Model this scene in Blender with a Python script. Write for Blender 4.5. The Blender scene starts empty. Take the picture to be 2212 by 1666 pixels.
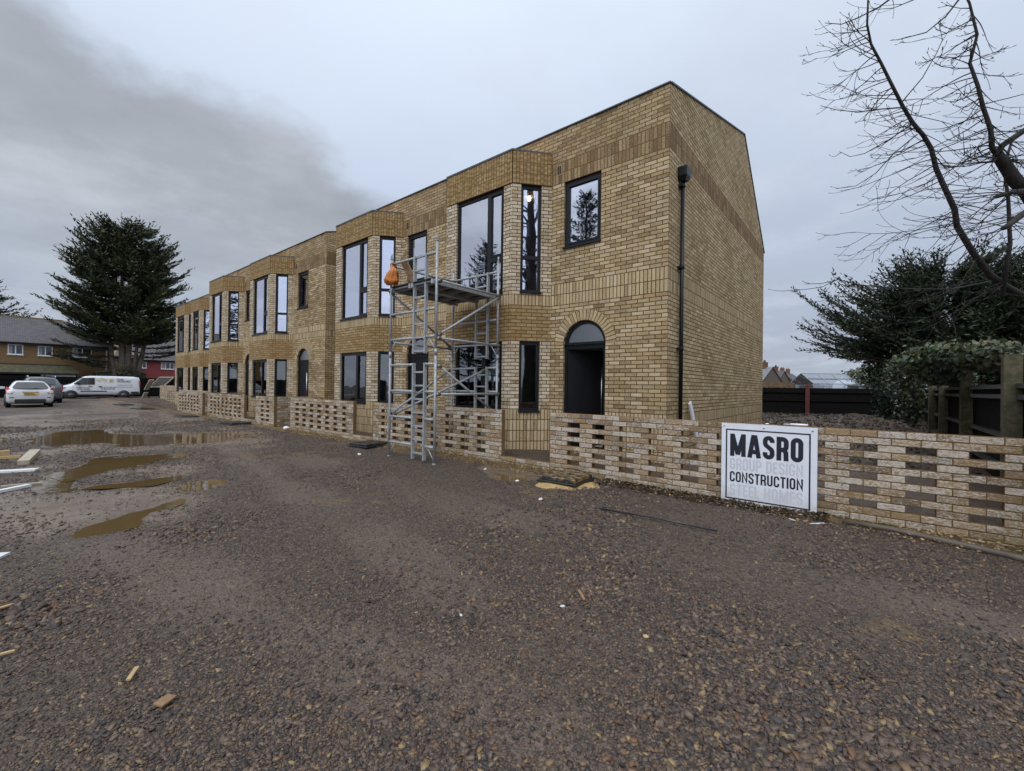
import bpy, math, random
import numpy as np
from mathutils import Vector, Matrix
R = math.radians
random.seed(7); RNG = np.random.default_rng(7)
SC = bpy.context.scene
COL = SC.collection
# ------------------------------------------------------------------ camera
F, YAW, PITCH, ROLL = 934.9716, R(39.37365), R(0.2747), R(0.75846)
CAM = Vector((2.71636, -7.60006, 1.49495))
def cam_axes():
    cy, sy = math.cos(YAW), math.sin(YAW); cp, sp = math.cos(PITCH), math.sin(PITCH); cr, sr = math.cos(ROLL), math.sin(ROLL)
    f0 = Vector((-sy, cy, 0)); r0 = Vector((cy, sy, 0)); u0 = Vector((0, 0, 1))
    f = cp*f0+sp*u0; u = -sp*f0+cp*u0
    return cr*r0+sr*u, -sr*r0+cr*u, f
CR, CU, CF = cam_axes()
def at(px, py, d):                      # a measured point of the photo (2212 px wide) at axial distance d
    return CAM+d*(CF+(px-1106)/F*CR-(py-833)/F*CU)
def gz_hit(px, py, z=.1):
    d = CF+(px-1106)/F*CR-(py-833)/F*CU
    return CAM+d*((z-CAM.z)/d.z)
def lin(c):
    c = c/255 if c > 1 else c
    return c/12.92 if c <= .04045 else ((c+.055)/1.055)**2.4
def S(r, g, b): return (lin(r), lin(g), lin(b), 1)
# ------------------------------------------------------------------ objects
def tag(o, label=None, cat=None, group=None, kind=None):
    if label: o['label'] = label
    if cat: o['category'] = cat
    if group: o['group'] = group
    if kind: o['kind'] = kind
    return o
def thing(name, label, cat, loc=(0, 0, 0), rz=0, group=None):
    o = bpy.data.objects.new(name, None); COL.objects.link(o)
    o.empty_display_size = .2; o.location = loc; o.rotation_euler = (0, 0, rz)
    return tag(o, label, cat, group)
def copy_tree(o, parent=None):
    c = o.copy(); COL.objects.link(c)
    if parent: c.parent = parent
    for ch in list(o.children): copy_tree(ch, c)
    return c
class MB:
    """collects polygons with material index, metre UVs and a per-face tint; build() links ONE mesh object"""
    def __init__(s): s.v = []; s.f = []; s.m = []; s.uv = []; s.t = []; s.sm = []
    def poly(s, pts, m=0, uv=None, t=.5, smooth=False):
        n = len(s.v); s.v += [tuple(p) for p in pts]; s.f.append(tuple(range(n, n+len(pts)))); s.m.append(m)
        s.uv.append(uv if uv else [(p[0], p[2]) for p in pts]); s.t.append(t); s.sm.append(smooth)
    def idx(s, verts, faces, m=0, t=.5, smooth=True):
        n = len(s.v); s.v += [tuple(p) for p in verts]
        for f in faces:
            s.f.append(tuple(i+n for i in f)); s.m.append(m); s.uv.append([(verts[i][0], verts[i][2]) for i in f]); s.t.append(t); s.sm.append(smooth)
    def box(s, a, b, m=0, t=.5, M=None, bev=0):
        x0, y0, z0 = a; x1, y1, z1 = b
        if bev:
            e = bev
            V = []
            for z, k in ((z0, 1), (z0+e, 0), (z1-e, 0), (z1, 1)):
                i = e if k else 0
                V += [(x0+i, y0+i, z), (x1-i, y0+i, z), (x1-i, y1-i, z), (x0+i, y1-i, z)]
            Fc = [(3, 2, 1, 0), (12, 13, 14, 15)]
            for k in range(3):
                for j in range(4): Fc.append((k*4+j, k*4+(j+1) % 4, k*4+4+(j+1) % 4, k*4+4+j))
        else:
            V = [(x0, y0, z0), (x1, y0, z0), (x1, y1, z0), (x0, y1, z0), (x0, y0, z1), (x1, y0, z1), (x1, y1, z1), (x0, y1, z1)]
            Fc = [(3, 2, 1, 0), (4, 5, 6, 7), (0, 1, 5, 4), (1, 2, 6, 5), (2, 3, 7, 6), (3, 0, 4, 7)]
        if M: V = [tuple(M @ Vector(v)) for v in V]
        s.idx(V, Fc, m, t, False)
    def bar(s, a, b, w, h, m=0, t=.5, up=(0, 0, 1)):       # square bar from a to b
        a = Vector(a); b = Vector(b); d = b-a; L = d.length; d = d/L; up = Vector(up)
        if abs(d.dot(up)) > .98: up = Vector((0, 1, 0))
        r = d.cross(up).normalized(); u = r.cross(d)
        M = Matrix(((r.x, d.x, u.x, a.x), (r.y, d.y, u.y, a.y), (r.z, d.z, u.z, a.z), (0, 0, 0, 1)))
        s.box((-w/2, 0, -h/2), (w/2, L, h/2), m, t, M)
    def tube(s, pts, r, n=8, m=0, t=.5, caps=True):
        pts = [Vector(p) for p in pts]; rs = r if isinstance(r, (list, tuple)) else [r]*len(pts)
        V = []; Fc = []; prev = None
        for i, p in enumerate(pts):
            d = (pts[min(i+1, len(pts)-1)]-pts[max(i-1, 0)]).normalized()
            if prev is None:
                a = Vector((0, 0, 1)) if abs(d.z) < .9 else Vector((1, 0, 0)); x = d.cross(a).normalized()
            else:
                x = (prev-d*prev.dot(d)).normalized()
            prev = x; y = d.cross(x)
            for k in range(n):
                A = 2*math.pi*k/n; V.append(p+(x*math.cos(A)+y*math.sin(A))*rs[i])
        for i in range(len(pts)-1):
            for k in range(n): Fc.append((i*n+k, i*n+(k+1) % n, (i+1)*n+(k+1) % n, (i+1)*n+k))
        if caps: Fc += [tuple(reversed(range(n))), tuple(range((len(pts)-1)*n, len(pts)*n))]
        s.idx(V, Fc, m, t, n > 5)
    def prism(s, outline, y0, y1, m=0, t=.5, M=None):       # outline in (x,z), extruded along y
        n = len(outline); V = [(x, y0, z) for x, z in outline]+[(x, y1, z) for x, z in outline]
        if M: V = [tuple(M @ Vector(v)) for v in V]
        Fc = [tuple(range(n)), tuple(reversed(range(n, 2*n)))]+[(i, n+i, n+(i+1) % n, (i+1) % n) for i in range(n)]
        s.idx(V, Fc, m, t, False)
    def build(s, name, mats, parent=None, loc=None):
        me = bpy.data.meshes.new(name); me.from_pydata(s.v, [], s.f)
        mats = mats if isinstance(mats, (list, tuple)) else [mats]
        for m in mats: me.materials.append(m)
        me.polygons.foreach_set('material_index', s.m); me.polygons.foreach_set('use_smooth', s.sm)
        uv = me.uv_layers.new(name='UVMap'); uv.data.foreach_set('uv', [c for f in s.uv for p in f for c in p])
        at_ = me.attributes.new('tint', 'FLOAT', 'FACE'); at_.data.foreach_set('value', s.t)
        me.update()
        o = bpy.data.objects.new(name, me); COL.objects.link(o)
        if parent: o.parent = parent
        if loc: o.location = loc
        return o
def np_mesh(name, V, Fq, mat, tint=None, parent=None, smooth=False):
    """numpy mesh: V (n,3), Fq (m,k)"""
    me = bpy.data.meshes.new(name); n = len(V); m, k = Fq.shape
    me.vertices.add(n); me.vertices.foreach_set('co', np.ascontiguousarray(V, dtype=np.float32).ravel())
    me.loops.add(m*k); me.loops.foreach_set('vertex_index', np.ascontiguousarray(Fq, dtype=np.int32).ravel())
    me.polygons.add(m); me.polygons.foreach_set('loop_start', np.arange(0, m*k, k, dtype=np.int32)); me.polygons.foreach_set('loop_total', np.full(m, k, dtype=np.int32))
    if smooth: me.polygons.foreach_set('use_smooth', np.ones(m, dtype=bool))
    if tint is not None:
        a = me.attributes.new('tint', 'FLOAT', 'FACE'); a.data.foreach_set('value', np.ascontiguousarray(tint, dtype=np.float32))
    me.materials.append(mat); me.update(calc_edges=True)
    o = bpy.data.objects.new(name, me); COL.objects.link(o)
    if parent: o.parent = parent
    return o
# ------------------------------------------------------------------ materials
class NT:
    def __init__(s, name):
        s.m = bpy.data.materials.new(name); s.m.use_nodes = True; s.t = s.m.node_tree
        s.b = s.t.nodes['Principled BSDF']; s.out = s.t.nodes['Material Output']
    def n(s, kind, **kw):
        x = s.t.nodes.new(kind)
        for k, v in kw.items(): setattr(x, k, v)
        return x
    def l(s, a, b): s.t.links.new(a, b)
    def put(s, sock, v):
        if hasattr(v, 'is_output') or isinstance(v, bpy.types.NodeSocket): s.l(v, sock)
        elif v is not None: sock.default_value = v
    def math(s, op, a, b=None, c=None, clamp=False):
        x = s.n('ShaderNodeMath', operation=op, use_clamp=clamp)
        for i, v in enumerate((a, b, c)):
            if v is not None: s.put(x.inputs[i], v)
        return x.outputs[0]
    def mix(s, f, a, b):
        x = s.n('ShaderNodeMix', data_type='RGBA'); s.put(x.inputs[0], f); s.put(x.inputs[6], a); s.put(x.inputs[7], b); return x.outputs[2]
    def ramp(s, f, stops, interp='LINEAR'):
        x = s.n('ShaderNodeValToRGB'); e = x.color_ramp; e.interpolation = interp
        while len(e.elements) < len(stops): e.elements.new(.5)
        for el, (p, c) in zip(e.elements, stops): el.position = p; el.color = c
        s.l(f, x.inputs[0]); return x.outputs[0]
    def step(s, v, lo, hi):
        x = s.n('ShaderNodeMapRange', interpolation_type='SMOOTHSTEP'); s.put(x.inputs[0], v); x.inputs[1].default_value = lo; x.inputs[2].default_value = hi; return x.outputs[0]
    def noise(s, vec, scale, detail=4, rough=.55, dim='3D', dist=0):
        x = s.n('ShaderNodeTexNoise', noise_dimensions=dim); s.put(x.inputs['Vector'], vec); x.inputs['Scale'].default_value = scale; x.inputs['Detail'].default_value = detail; x.inputs['Roughness'].default_value = rough; x.inputs['Distortion'].default_value = dist; return x.outputs[0]
    def vor(s, vec, scale, feature='F1', out=0, rnd=1):
        x = s.n('ShaderNodeTexVoronoi', feature=feature); s.put(x.inputs['Vector'], vec); x.inputs['Scale'].default_value = scale; x.inputs['Randomness'].default_value = rnd; return x.outputs[out]
    def map(s, vec, sc=(1, 1, 1)):
        x = s.n('ShaderNodeMapping'); s.l(vec, x.inputs[0]); x.inputs['Scale'].default_value = sc; return x.outputs[0]
    def obj(s): return s.n('ShaderNodeTexCoord').outputs['Object']
    def pos(s): return s.n('ShaderNodeNewGeometry').outputs['Position']
    def attr(s, name): return s.n('ShaderNodeAttribute', attribute_name=name).outputs['Fac']
    def bump(s, h, dist=.01, strength=1, nrm=None):
        x = s.n('ShaderNodeBump'); s.l(h, x.inputs['Height']); x.inputs['Distance'].default_value = dist; x.inputs['Strength'].default_value = strength
        if nrm: s.l(nrm, x.inputs['Normal'])
        s.l(x.outputs[0], s.b.inputs['Normal']); return x.outputs[0]
    def set(s, color=None, rough=None, metal=None, spec=None, **kw):
        b = s.b.inputs
        if color is not None: s.put(b['Base Color'], color)
        if rough is not None: s.put(b['Roughness'], rough)
        if metal is not None: s.put(b['Metallic'], metal)
        if spec is not None: s.put(b['Specular IOR Level'], spec)
        for k, v in kw.items(): s.put(b[k.replace('_', ' ')], v)
        return s.m
def plain(name, col, rough=.6, metal=0, var=.25, scale=6, bump=0, spec=.5, coat=0):
    t = NT(name); o = t.obj(); n = t.noise(o, scale, 5, .6)
    d = tuple(c*(1-var) for c in col[:3])+(1,); h = tuple(min(1, c*(1+var)) for c in col[:3])+(1,)
    t.set(t.ramp(n, [(.3, d), (.7, h)]), rough, metal, spec)
    if coat: t.b.inputs['Coat Weight'].default_value = coat
    if bump: t.bump(t.noise(o, scale*6, 4), bump)
    return t.m
def brick(name, bw, bh, shift, cols, mortar, smear=.25, smear_col=S(200, 182, 146), wave=0, rough=.9, stain=.35, stain_col=None, seed=0.0, relief=.005, blend=.10):
    """running-bond or soldier brickwork from metre UVs, one random colour per brick"""
    t = NT(name); uvn = t.n('ShaderNodeUVMap', uv_map='UVMap'); sp = t.n('ShaderNodeSeparateXYZ'); t.l(uvn.outputs[0], sp.inputs[0])
    u, v = sp.outputs[0], sp.outputs[1]
    vv = t.math('DIVIDE', v, bh); row = t.math('FLOOR', vv)
    uu = t.math('DIVIDE', u, bw)
    if shift: uu = t.math('ADD', uu, t.math('MULTIPLY', t.math('MODULO', t.math('ABSOLUTE', row), 2), .5))
    col = t.math('FLOOR', uu)
    fu = t.math('MULTIPLY', t.math('FRACT', uu), bw); fv = t.math('MULTIPLY', t.math('FRACT', vv), bh)
    du = t.math('MINIMUM', fu, t.math('SUBTRACT', bw, fu)); dv = t.math('MINIMUM', fv, t.math('SUBTRACT', bh, fv))
    d = t.math('MINIMUM', du, dv)
    uv3 = uvn.outputs[0]
    d = t.math('ADD', d, t.math('MULTIPLY', t.math('SUBTRACT', t.noise(uv3, 45, 3), .5), .006))
    mask = t.step(d, .0048, .0098)
    cx = t.n('ShaderNodeCombineXYZ'); t.l(col, cx.inputs[0]); t.l(row, cx.inputs[1]); cx.inputs[2].default_value = seed
    wn = t.n('ShaderNodeTexWhiteNoise', noise_dimensions='3D'); t.l(cx.outputs[0], wn.inputs['Vector'])
    wn2 = t.n('ShaderNodeSeparateColor'); t.l(wn.outputs['Color'], wn2.inputs[0])
    n = len(cols); avg = tuple(sum(c[k] for c in cols)/n for k in range(3))+(1,)
    base = t.mix(blend, t.ramp(wn.outputs['Value'], [(i/n, c) for i, c in enumerate(cols)], 'CONSTANT'), avg)
    big = t.noise(uv3, 18, 4, .65); fine = t.noise(t.map(uv3, (1, 2.2, 1)), 38, 5, .7)
    # the mottle is part of the fired face of each brick
    base = t.mix(t.math('MULTIPLY', t.step(fine, .36, .70), .8), base, t.mix(.6, base, S(74, 58, 36)))
    off = t.math('MULTIPLY', wn2.outputs[1], .13)
    sm = t.step(t.math('SUBTRACT', t.noise(t.map(uv3, (1, 2.2, 1)), 34, 6, .75, dist=1.0), off), .52-smear, .66-smear)
    base = t.mix(t.math('MULTIPLY', sm, .6), base, smear_col)
    lowf = t.noise(uv3, .8, 6, .65)
    if stain_col is not None:
        base = t.mix(t.math('MULTIPLY', t.step(t.math('ADD', lowf, t.math('MULTIPLY', wn2.outputs[2], .12)), .50, .78), stain), base, stain_col)
    mc = t.mix(t.math('MULTIPLY', t.noise(uv3, 30, 3), .6), mortar, tuple(c*.7 for c in mortar[:3])+(1,))
    t.set(t.mix(mask, mc, base), rough, spec=.25)
    h = t.math('ADD', t.math('MULTIPLY', mask, 1.0), t.math('MULTIPLY', big, .55))
    h = t.math('ADD', h, t.math('MULTIPLY', fine, .35)); h = t.math('ADD', h, t.math('MULTIPLY', wn2.outputs[0], .45))
    if wave:
        w = t.math('SINE', t.math('ADD', t.math('MULTIPLY', fv, 2*math.pi/.11), t.math('MULTIPLY', wn2.outputs[2], 5)))
        h = t.math('ADD', h, t.math('MULTIPLY', w, wave))
    t.bump(h, relief, 1)
    return t.m
MORT = S(96, 71, 38)
M = {}
def col(*a): return [S(*c) for c in a]
FAC = col((169, 140, 99), (153, 125, 87), (185, 157, 117), (137, 111, 77), (165, 136, 97), (201, 177, 141), (149, 121, 85), (175, 145, 103), (121, 97, 69), (161, 132, 93), (191, 165, 127), (143, 116, 81), (179, 151, 111), (209, 189, 159))
PALE = col((168, 141, 98), (154, 127, 86), (190, 168, 130), (144, 117, 78), (176, 151, 110), (206, 190, 162), (160, 133, 92), (132, 107, 72), (196, 176, 140), (168, 142, 100))
YEL = col((157, 127, 85), (150, 120, 77), (162, 133, 90), (146, 117, 73), (155, 125, 83), (165, 139, 98))
M['brick'] = brick('yellow_stock_brick', .225, .075, 1, FAC, MORT, .16, stain_col=S(98, 82, 54), stain=.6)
M['brick_gable'] = brick('yellow_stock_brick_gable', .225, .075, 1, FAC, MORT, .2, stain_col=S(120, 98, 46), stain=.55, seed=3)
M['brick_pale'] = brick('pale_stock_brick', .225, .075, 1, PALE, MORT, .18, S(218, 208, 190), seed=5, blend=.08)
M['brick_yellow'] = brick('plain_yellow_brick', .225, .075, 1, YEL, MORT, .08, seed=7, relief=.004)
M['soldier'] = brick('soldier_brick', .075, .225, 0, FAC+PALE[:3], MORT, .2, seed=11)
M['soldier_dark'] = brick('weathered_soldier_brick', .075, .225, 0, col((137, 111, 78), (127, 101, 69), (146, 119, 84), (118, 94, 64), (134, 107, 75), (156, 130, 95), (122, 97, 67)), S(114, 86, 51), .1, seed=13, stain_col=S(83, 65, 41), stain=.5)
M['soldier_wave'] = brick('rippled_soldier_brick', .075, .225, 0, col((155, 126, 82), (146, 117, 78), (165, 138, 93), (150, 122, 78), (159, 130, 87), (141, 113, 73)), S(116, 87, 50), .06, wave=.6, seed=17, relief=.006)
M['wall_top'] = brick('weathered_upper_brick', .225, .075, 1, col((152, 124, 87), (143, 115, 80), (159, 132, 95), (131, 105, 73), (147, 120, 84), (165, 140, 104), (122, 97, 71)), S(114, 86, 52), .14, stain_col=S(89, 72, 50), stain=.6, seed=19)
M['anthracite'] = plain('black_window_frame', (.007, .0075, .009, 1), .45, var=.15, spec=.25)
M['door'] = plain('black_door', (.006, .006, .007, 1), .5, var=.2, spec=.25)
M['black_pipe'] = plain('black_plastic', (.007, .007, .008, 1), .4, var=.2, spec=.3)
M['coping'] = plain('dark_verge_trim', (.05, .055, .055, 1), .5)
M['plaster'] = plain('grey_plaster', (.62, .61, .59, 1), .9, var=.08, scale=2)
M['floor'] = plain('screed', (.25, .24, .23, 1), .9)
M['slate'] = plain('roof_slate', (.055, .055, .06, 1), .6, scale=3)
M['timber_roof'] = plain('bare_timber_deck', S(196, 160, 112), .8, var=.12)
M['steel'] = plain('brushed_steel', (.6, .6, .62, 1), .3, 1, var=.05)
M['vent'] = plain('terracotta_vent', S(176, 140, 92), .8)
M['white'] = plain('white_plastic', (.78, .79, .8, 1), .45, var=.04)
M['offwhite'] = plain('white_painted_board', (.66, .66, .64, 1), .6, var=.1)
def glass(name, base=.34, tint=(.80, .83, .93, 1), tr=(.72, .75, .74, 1), rough=.012):
    t = NT(name); t.t.nodes.remove(t.b)
    tp = t.n('ShaderNodeBsdfTransparent'); tp.inputs[0].default_value = tr
    gl = t.n('ShaderNodeBsdfGlossy'); gl.inputs['Color'].default_value = tint; gl.inputs['Roughness'].default_value = rough
    bm = t.n('ShaderNodeBump'); bm.inputs['Distance'].default_value = .006; bm.inputs['Strength'].default_value = .6; t.l(t.noise(t.pos(), 1.1, 2), bm.inputs['Height']); t.l(bm.outputs[0], gl.inputs['Normal'])
    lw = t.n('ShaderNodeFresnel'); lw.inputs[0].default_value = 1.5
    f = t.math('ADD', base, t.math('MULTIPLY', lw.outputs[0], 1.1), clamp=True)
    mx = t.n('ShaderNodeMixShader'); t.l(f, mx.inputs[0]); t.l(tp.outputs[0], mx.inputs[1]); t.l(gl.outputs[0], mx.inputs[2]); t.l(mx.outputs[0], t.out.inputs[0])
    return t.m
M['glass'] = glass('coated_glass', .40, (.86, .87, .98, 1), (.85, .88, .86, 1))
M['glass_low'] = glass('clear_glass', .06, (.9, .92, .95, 1), (.75, .78, .76, 1))
M['glass_frost'] = glass('hazy_fanlight_glass', .2, (.8, .82, .85, 1), (.7, .7, .7, 1), .32)
M['lamp'] = NT('lamp_glow').set((1, .7, .4, 1), .5); 
_b = M['lamp'].node_tree.nodes['Principled BSDF']; _b.inputs['Emission Color'].default_value = (1, .62, .3, 1); _b.inputs['Emission Strength'].default_value = 14
BM = ['brick', 'brick_gable', 'brick_pale', 'brick_yellow', 'soldier', 'soldier_dark', 'soldier_wave', 'wall_top', 'plaster']
BI = {k: i for i, k in enumerate(BM)}
BMATS = [M[k] for k in BM]
ROW = {'soldier': .225, 'soldier_dark': .225, 'soldier_wave': .225}
def clip(poly, planes):                                   # keep a*x+b*z+c >= 0
    for a, b, c in planes:
        out = []
        for i in range(len(poly)):
            p, q = poly[i], poly[(i+1) % len(poly)]; dp = a*p[0]+b*p[1]+c; dq = a*q[0]+b*q[1]+c
            if dp >= 0: out.append(p)
            if dp*dq < 0: k = dp/(dp-dq); out.append((p[0]+k*(q[0]-p[0]), p[1]+k*(q[1]-p[1])))
        poly = out
        if len(poly) < 3: return []
    return poly
def wall(mb, A, B, bands, opens=(), u0=0.0, reveal=.10, planes=None, proud=None, arch=None):
    """brick wall from plan point A to B (outside on the right-hand side of A->B... normal = (dy,-dx)), split into material bands, with real openings and reveals"""
    A = Vector((A[0], A[1], 0)); B = Vector((B[0], B[1], 0)); d = B-A; L = d.length; d /= L; nrm = Vector((d.y, -d.x, 0))
    def P(u, z, off=0): q = A+d*u+nrm*off; return (q.x, q.y, z)
    us = sorted(set([0, L]+[x for o in opens for x in (o[0], o[1])]))
    for z0, z1, m in bands:
        off = (proud or {}).get(m, 0)
        zs = sorted(set([z0, z1]+[z for o in opens for z in (o[2], o[3]) if z0 < z < z1]))
        for i in range(len(us)-1):
            for j in range(len(zs)-1):
                uc, zc = (us[i]+us[i+1])/2, (zs[j]+zs[j+1])/2
                if any(o[0] < uc < o[1] and o[2] < zc < o[3] for o in opens): continue
                pl = [(us[i], zs[j]), (us[i+1], zs[j]), (us[i+1], zs[j+1]), (us[i], zs[j+1])]
                if planes: pl = clip(pl, planes)
                if len(pl) < 3: continue
                vb = z0 if m in ROW else 0.0
                if m in ROW: vb = z1-10*.225
                mb.poly([P(u, z, off) for u, z in pl], BI[m], [(u0+u, z-vb) for u, z in pl])
        if off:
            for zz in (z0, z1):
                mb.poly([P(0, zz, 0), P(L, zz, 0), P(L, zz, off), P(0, zz, off)], BI[m], [(u0, 0), (u0+L, 0), (u0+L, off), (u0, off)])
    for o in opens:
        a, b, z0, z1 = o[:4]; skip_top = len(o) > 4
        def mat(z):
            for q0, q1, m in bands:
                if q0 <= z < q1: return m
            return 'brick'
        mm = BI[mat((z0+z1)/2)] if mat((z0+z1)/2) not in ROW else BI['brick']
        mb.poly([P(a, z0), P(a, z1), P(a, z1, -reveal), P(a, z0, -reveal)], mm, [(0, z0), (0, z1), (reveal, z1), (reveal, z0)])
        mb.poly([P(b, z0), P(b, z0, -reveal), P(b, z1, -reveal), P(b, z1)], mm, [(0, z0), (reveal, z0), (reveal, z1), (0, z1)])
        mb.poly([P(a, z0), P(a, z0, -reveal), P(b, z0, -reveal), P(b, z0)], mm)
        if not skip_top: mb.poly([P(a, z1), P(b, z1), P(b, z1, -reveal), P(a, z1, -reveal)], mm)
    if arch:                                              # spandrels, soffit and a proud ring of voussoirs
        a, b, zs, r = arch; c = (a+b)/2; N = 24; zt = zs+r
        for k in range(N):
            t0, t1 = math.pi*k/N, math.pi*(k+1)/N
            p0 = (c-r*math.cos(t0), zs+r*math.sin(t0)); p1 = (c-r*math.cos(t1), zs+r*math.sin(t1))
            pl = [p0, p1, (p1[0], zt), (p0[0], zt)]
            if abs(p0[1]-zt) < 1e-6: pl = [p0, p1, (p1[0], zt)]
            if abs(p1[1]-zt) < 1e-6: pl = [p0, p1, (p0[0], zt)]
            mb.poly([P(u, z) for u, z in pl], BI['brick'], [(u0+u, z) for u, z in pl])
            mb.poly([P(*p0), P(*p0, -reveal), P(*p1, -reveal), P(*p1)], BI['brick'])
            R2 = r+.225; s0, s1 = t0*(r+.11), t1*(r+.11); o = .004
            q0 = (c-R2*math.cos(t0), zs+R2*math.sin(t0)); q1 = (c-R2*math.cos(t1), zs+R2*math.sin(t1))
            mb.poly([P(*p0, o), P(*p1, o), P(*q1, o), P(*q0, o)], BI['soldier'], [(s0, .225), (s1, .225), (s1, .0), (s0, .0)])
class Frame:
    """local frame on a wall: u along, z up, depth inwards"""
    def __init__(s, A, B):
        s.A = Vector((A[0], A[1], 0)); d = Vector((B[0]-A[0], B[1]-A[1], 0)); s.d = d.normalized(); s.n = Vector((s.d.y, -s.d.x, 0))
        s.M = Matrix(((s.d.x, -s.n.x, 0, s.A.x), (s.d.y, -s.n.y, 0, s.A.y), (0, 0, 1, 0), (0, 0, 0, 1)))
def window(house, fr, a, b, z0, z1, mull=None, trans=None, name='window', gl='glass', dbl=True, label=None):
    """frame of bars set into the reveal, sash bars, panes as sub-parts, projecting sill"""
    e = .058; y0, y1 = .045, .105; m = MB(); X = fr.M
    g = .004
    a += g; b -= g; z1 -= g
    m.box((a, y0, z0), (a+e, y1, z1), 0, M=X); m.box((b-e, y0, z0), (b, y1, z1), 0, M=X)
    m.box((a+e, y0, z1-e-.015), (b-e, y1, z1), 0, M=X); m.box((a+e, y0, z0), (b-e, y1, z0+e+.01), 0, M=X)
    cells = [(a+e, b-e, z0+e+.01, z1-e-.015)]
    if mull is not None:
        um = a+(b-a)*mull; c = cells[0]; m.box((um-.04, y0, c[2]), (um+.04, y1, c[3]), 0, M=X)
        cells = [(c[0], um-.04, c[2], c[3]), (um+.04, c[1], c[2], c[3])]
    if trans is not None:
        c = cells.pop(); zt = z0+(z1-z0)*trans; m.box((c[0], y0, zt-.04), (c[1], y1, zt+.04), 0, M=X)
        cells += [(c[0], c[1], c[2], zt-.04), (c[0], c[1], zt+.04, c[3])]
    if dbl:                                               # opening sash stands proud of the frame
        for c in cells[1 if mull is not None else 0:]:
            s = .035; q0 = y0-.012
            m.box((c[0], q0, c[2]), (c[0]+s, y1-.01, c[3]), 0, M=X); m.box((c[1]-s, q0, c[2]), (c[1], y1-.01, c[3]), 0, M=X)
            m.box((c[0]+s, q0, c[2]), (c[1]-s, y1-.01, c[2]+s), 0, M=X); m.box((c[0]+s, q0, c[3]-s), (c[1]-s, y1-.01, c[3]), 0, M=X)
    w = m.build(name, M['anthracite'], house)
    if label: w['label'] = label
    for c in cells:
        g_ = MB(); g_.box((c[0]-.004, .074, c[2]-.004), (c[1]+.004, .08, c[3]+.004), 0, M=X); g_.build('pane', M[gl], w)
    s = MB(); s.box((a-.012, -.035, z0-.022), (b+.012, y0-.001, z0+.018), 0, M=X, bev=.004); s.build('sill', M['anthracite'], w)
    return w
FB = [(-.3, 1.05, 'soldier'), (1.05, 3.225, 'brick'), (3.225, 3.675, 'soldier'), (3.675, 5.775, 'brick'), (5.775, 6.225, 'soldier_dark'), (6.225, 6.9, 'wall_top')]
GB = [(-.3, 1.05, 'soldier'), (1.05, 3.225, 'brick_gable'), (3.225, 3.675, 'soldier'), (3.675, 5.775, 'brick_gable'), (5.775, 6.225, 'soldier_dark'), (6.225, 9.0, 'brick_gable')]
BB = [(-.3, 1.05, 'soldier'), (1.05, 2.475, 'brick_pale'), (2.475, 3.225, 'brick_yellow'), (3.225, 3.45, 'soldier'), (3.45, 5.775, 'brick_pale'), (5.775, 6.45, 'soldier_wave')]
DEPTH, RIDGE_Y, RIDGE_Z, EAVE_Z = 8.95, 5.85, 8.68, 6.155
def front_door(h, fr, da, db, zs, r, door_open):
    # trickle vent hood on the small window is part of its frame; air brick beside it
    v = MB(); X = fr.M
    v.box((.13, -.004, 5.96), (.245, .02, 6.17), 0, M=X)
    for k in range(2):
        v.box((.142+k*.05, -.007, 5.975), (.182+k*.05, -.004, 6.155), 1, M=X)
    v.build('air_brick', [M['vent'], M['black_pipe']], h)
    # ---- doorway: arched frame, fanlight, leaf
    d = MB(); e = .06; g = .004; ya, yb2 = .05, .12
    a, b = da+g, db-g; rr = r-g; c = (a+b)/2
    d.box((a, ya, .33), (a+e, yb2, zs), 0, M=X); d.box((b-e, ya, .33), (b, yb2, zs), 0, M=X)
    d.box((a+e, ya, zs-.09), (b-e, yb2, zs+.05), 0, M=X)
    N = 20
    for k in range(N):
        t0, t1 = math.pi*k/N, math.pi*(k+1)/N
        V = []
        for yy in (ya, yb2):
            for R_, t_ in ((rr, t0), (rr, t1), (rr-e, t1), (rr-e, t0)): V.append(tuple(X @ Vector((c-R_*math.cos(t_), yy, zs+R_*math.sin(t_)))))
        d.idx(V, [(0, 1, 2, 3), (7, 6, 5, 4), (2, 6, 7, 3)], 0, .5, False)
    df = d.build('door_frame', M['anthracite'], h)
    p = MB(); pts = [(c-(rr-e+.005)*math.cos(math.pi*k/N), zs+.045+(rr-e-.04)*math.sin(math.pi*k/N)) for k in range(N+1)]
    p.prism([(x, z) for x, z in reversed(pts)], .08, .086, M=X); p.build('fanlight', M['glass_frost'], df)
    th = MB(); th.box((a-.02, -.05, .285), (b+.02, .2, .33), 0, M=X); th.build('threshold', M['anthracite'], df)
    lf = MB(); W = b-a-2*e-.008; H0, H1 = .335, zs-.095
    lf.box((0, 0, H0), (W, .05, H1), 0)
    for k in (.2, .55): lf.box((W*k, -.006, H0+.25), (W*k+.13, 0, H1-.25), 0)
    ld = lf.build('door', M['door'], h)
    ang = R(52) if door_open else 0
    ld.matrix_world = X @ Matrix.Translation((a+e+.004, .07, 0)) @ Matrix.Rotation(ang, 4, 'Z')
    hd = MB(); hd.tube([(W-.09, -.06, .75), (W-.09, -.06, 1.95)], .014, 8); hd.tube([(W-.09, -.06, .85), (W-.09, 0, .85)], .01, 6); hd.tube([(W-.09, -.06, 1.85), (W-.09, 0, 1.85)], .01, 6)
    hd.build('handle', M['steel'], ld)
    return df
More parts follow.
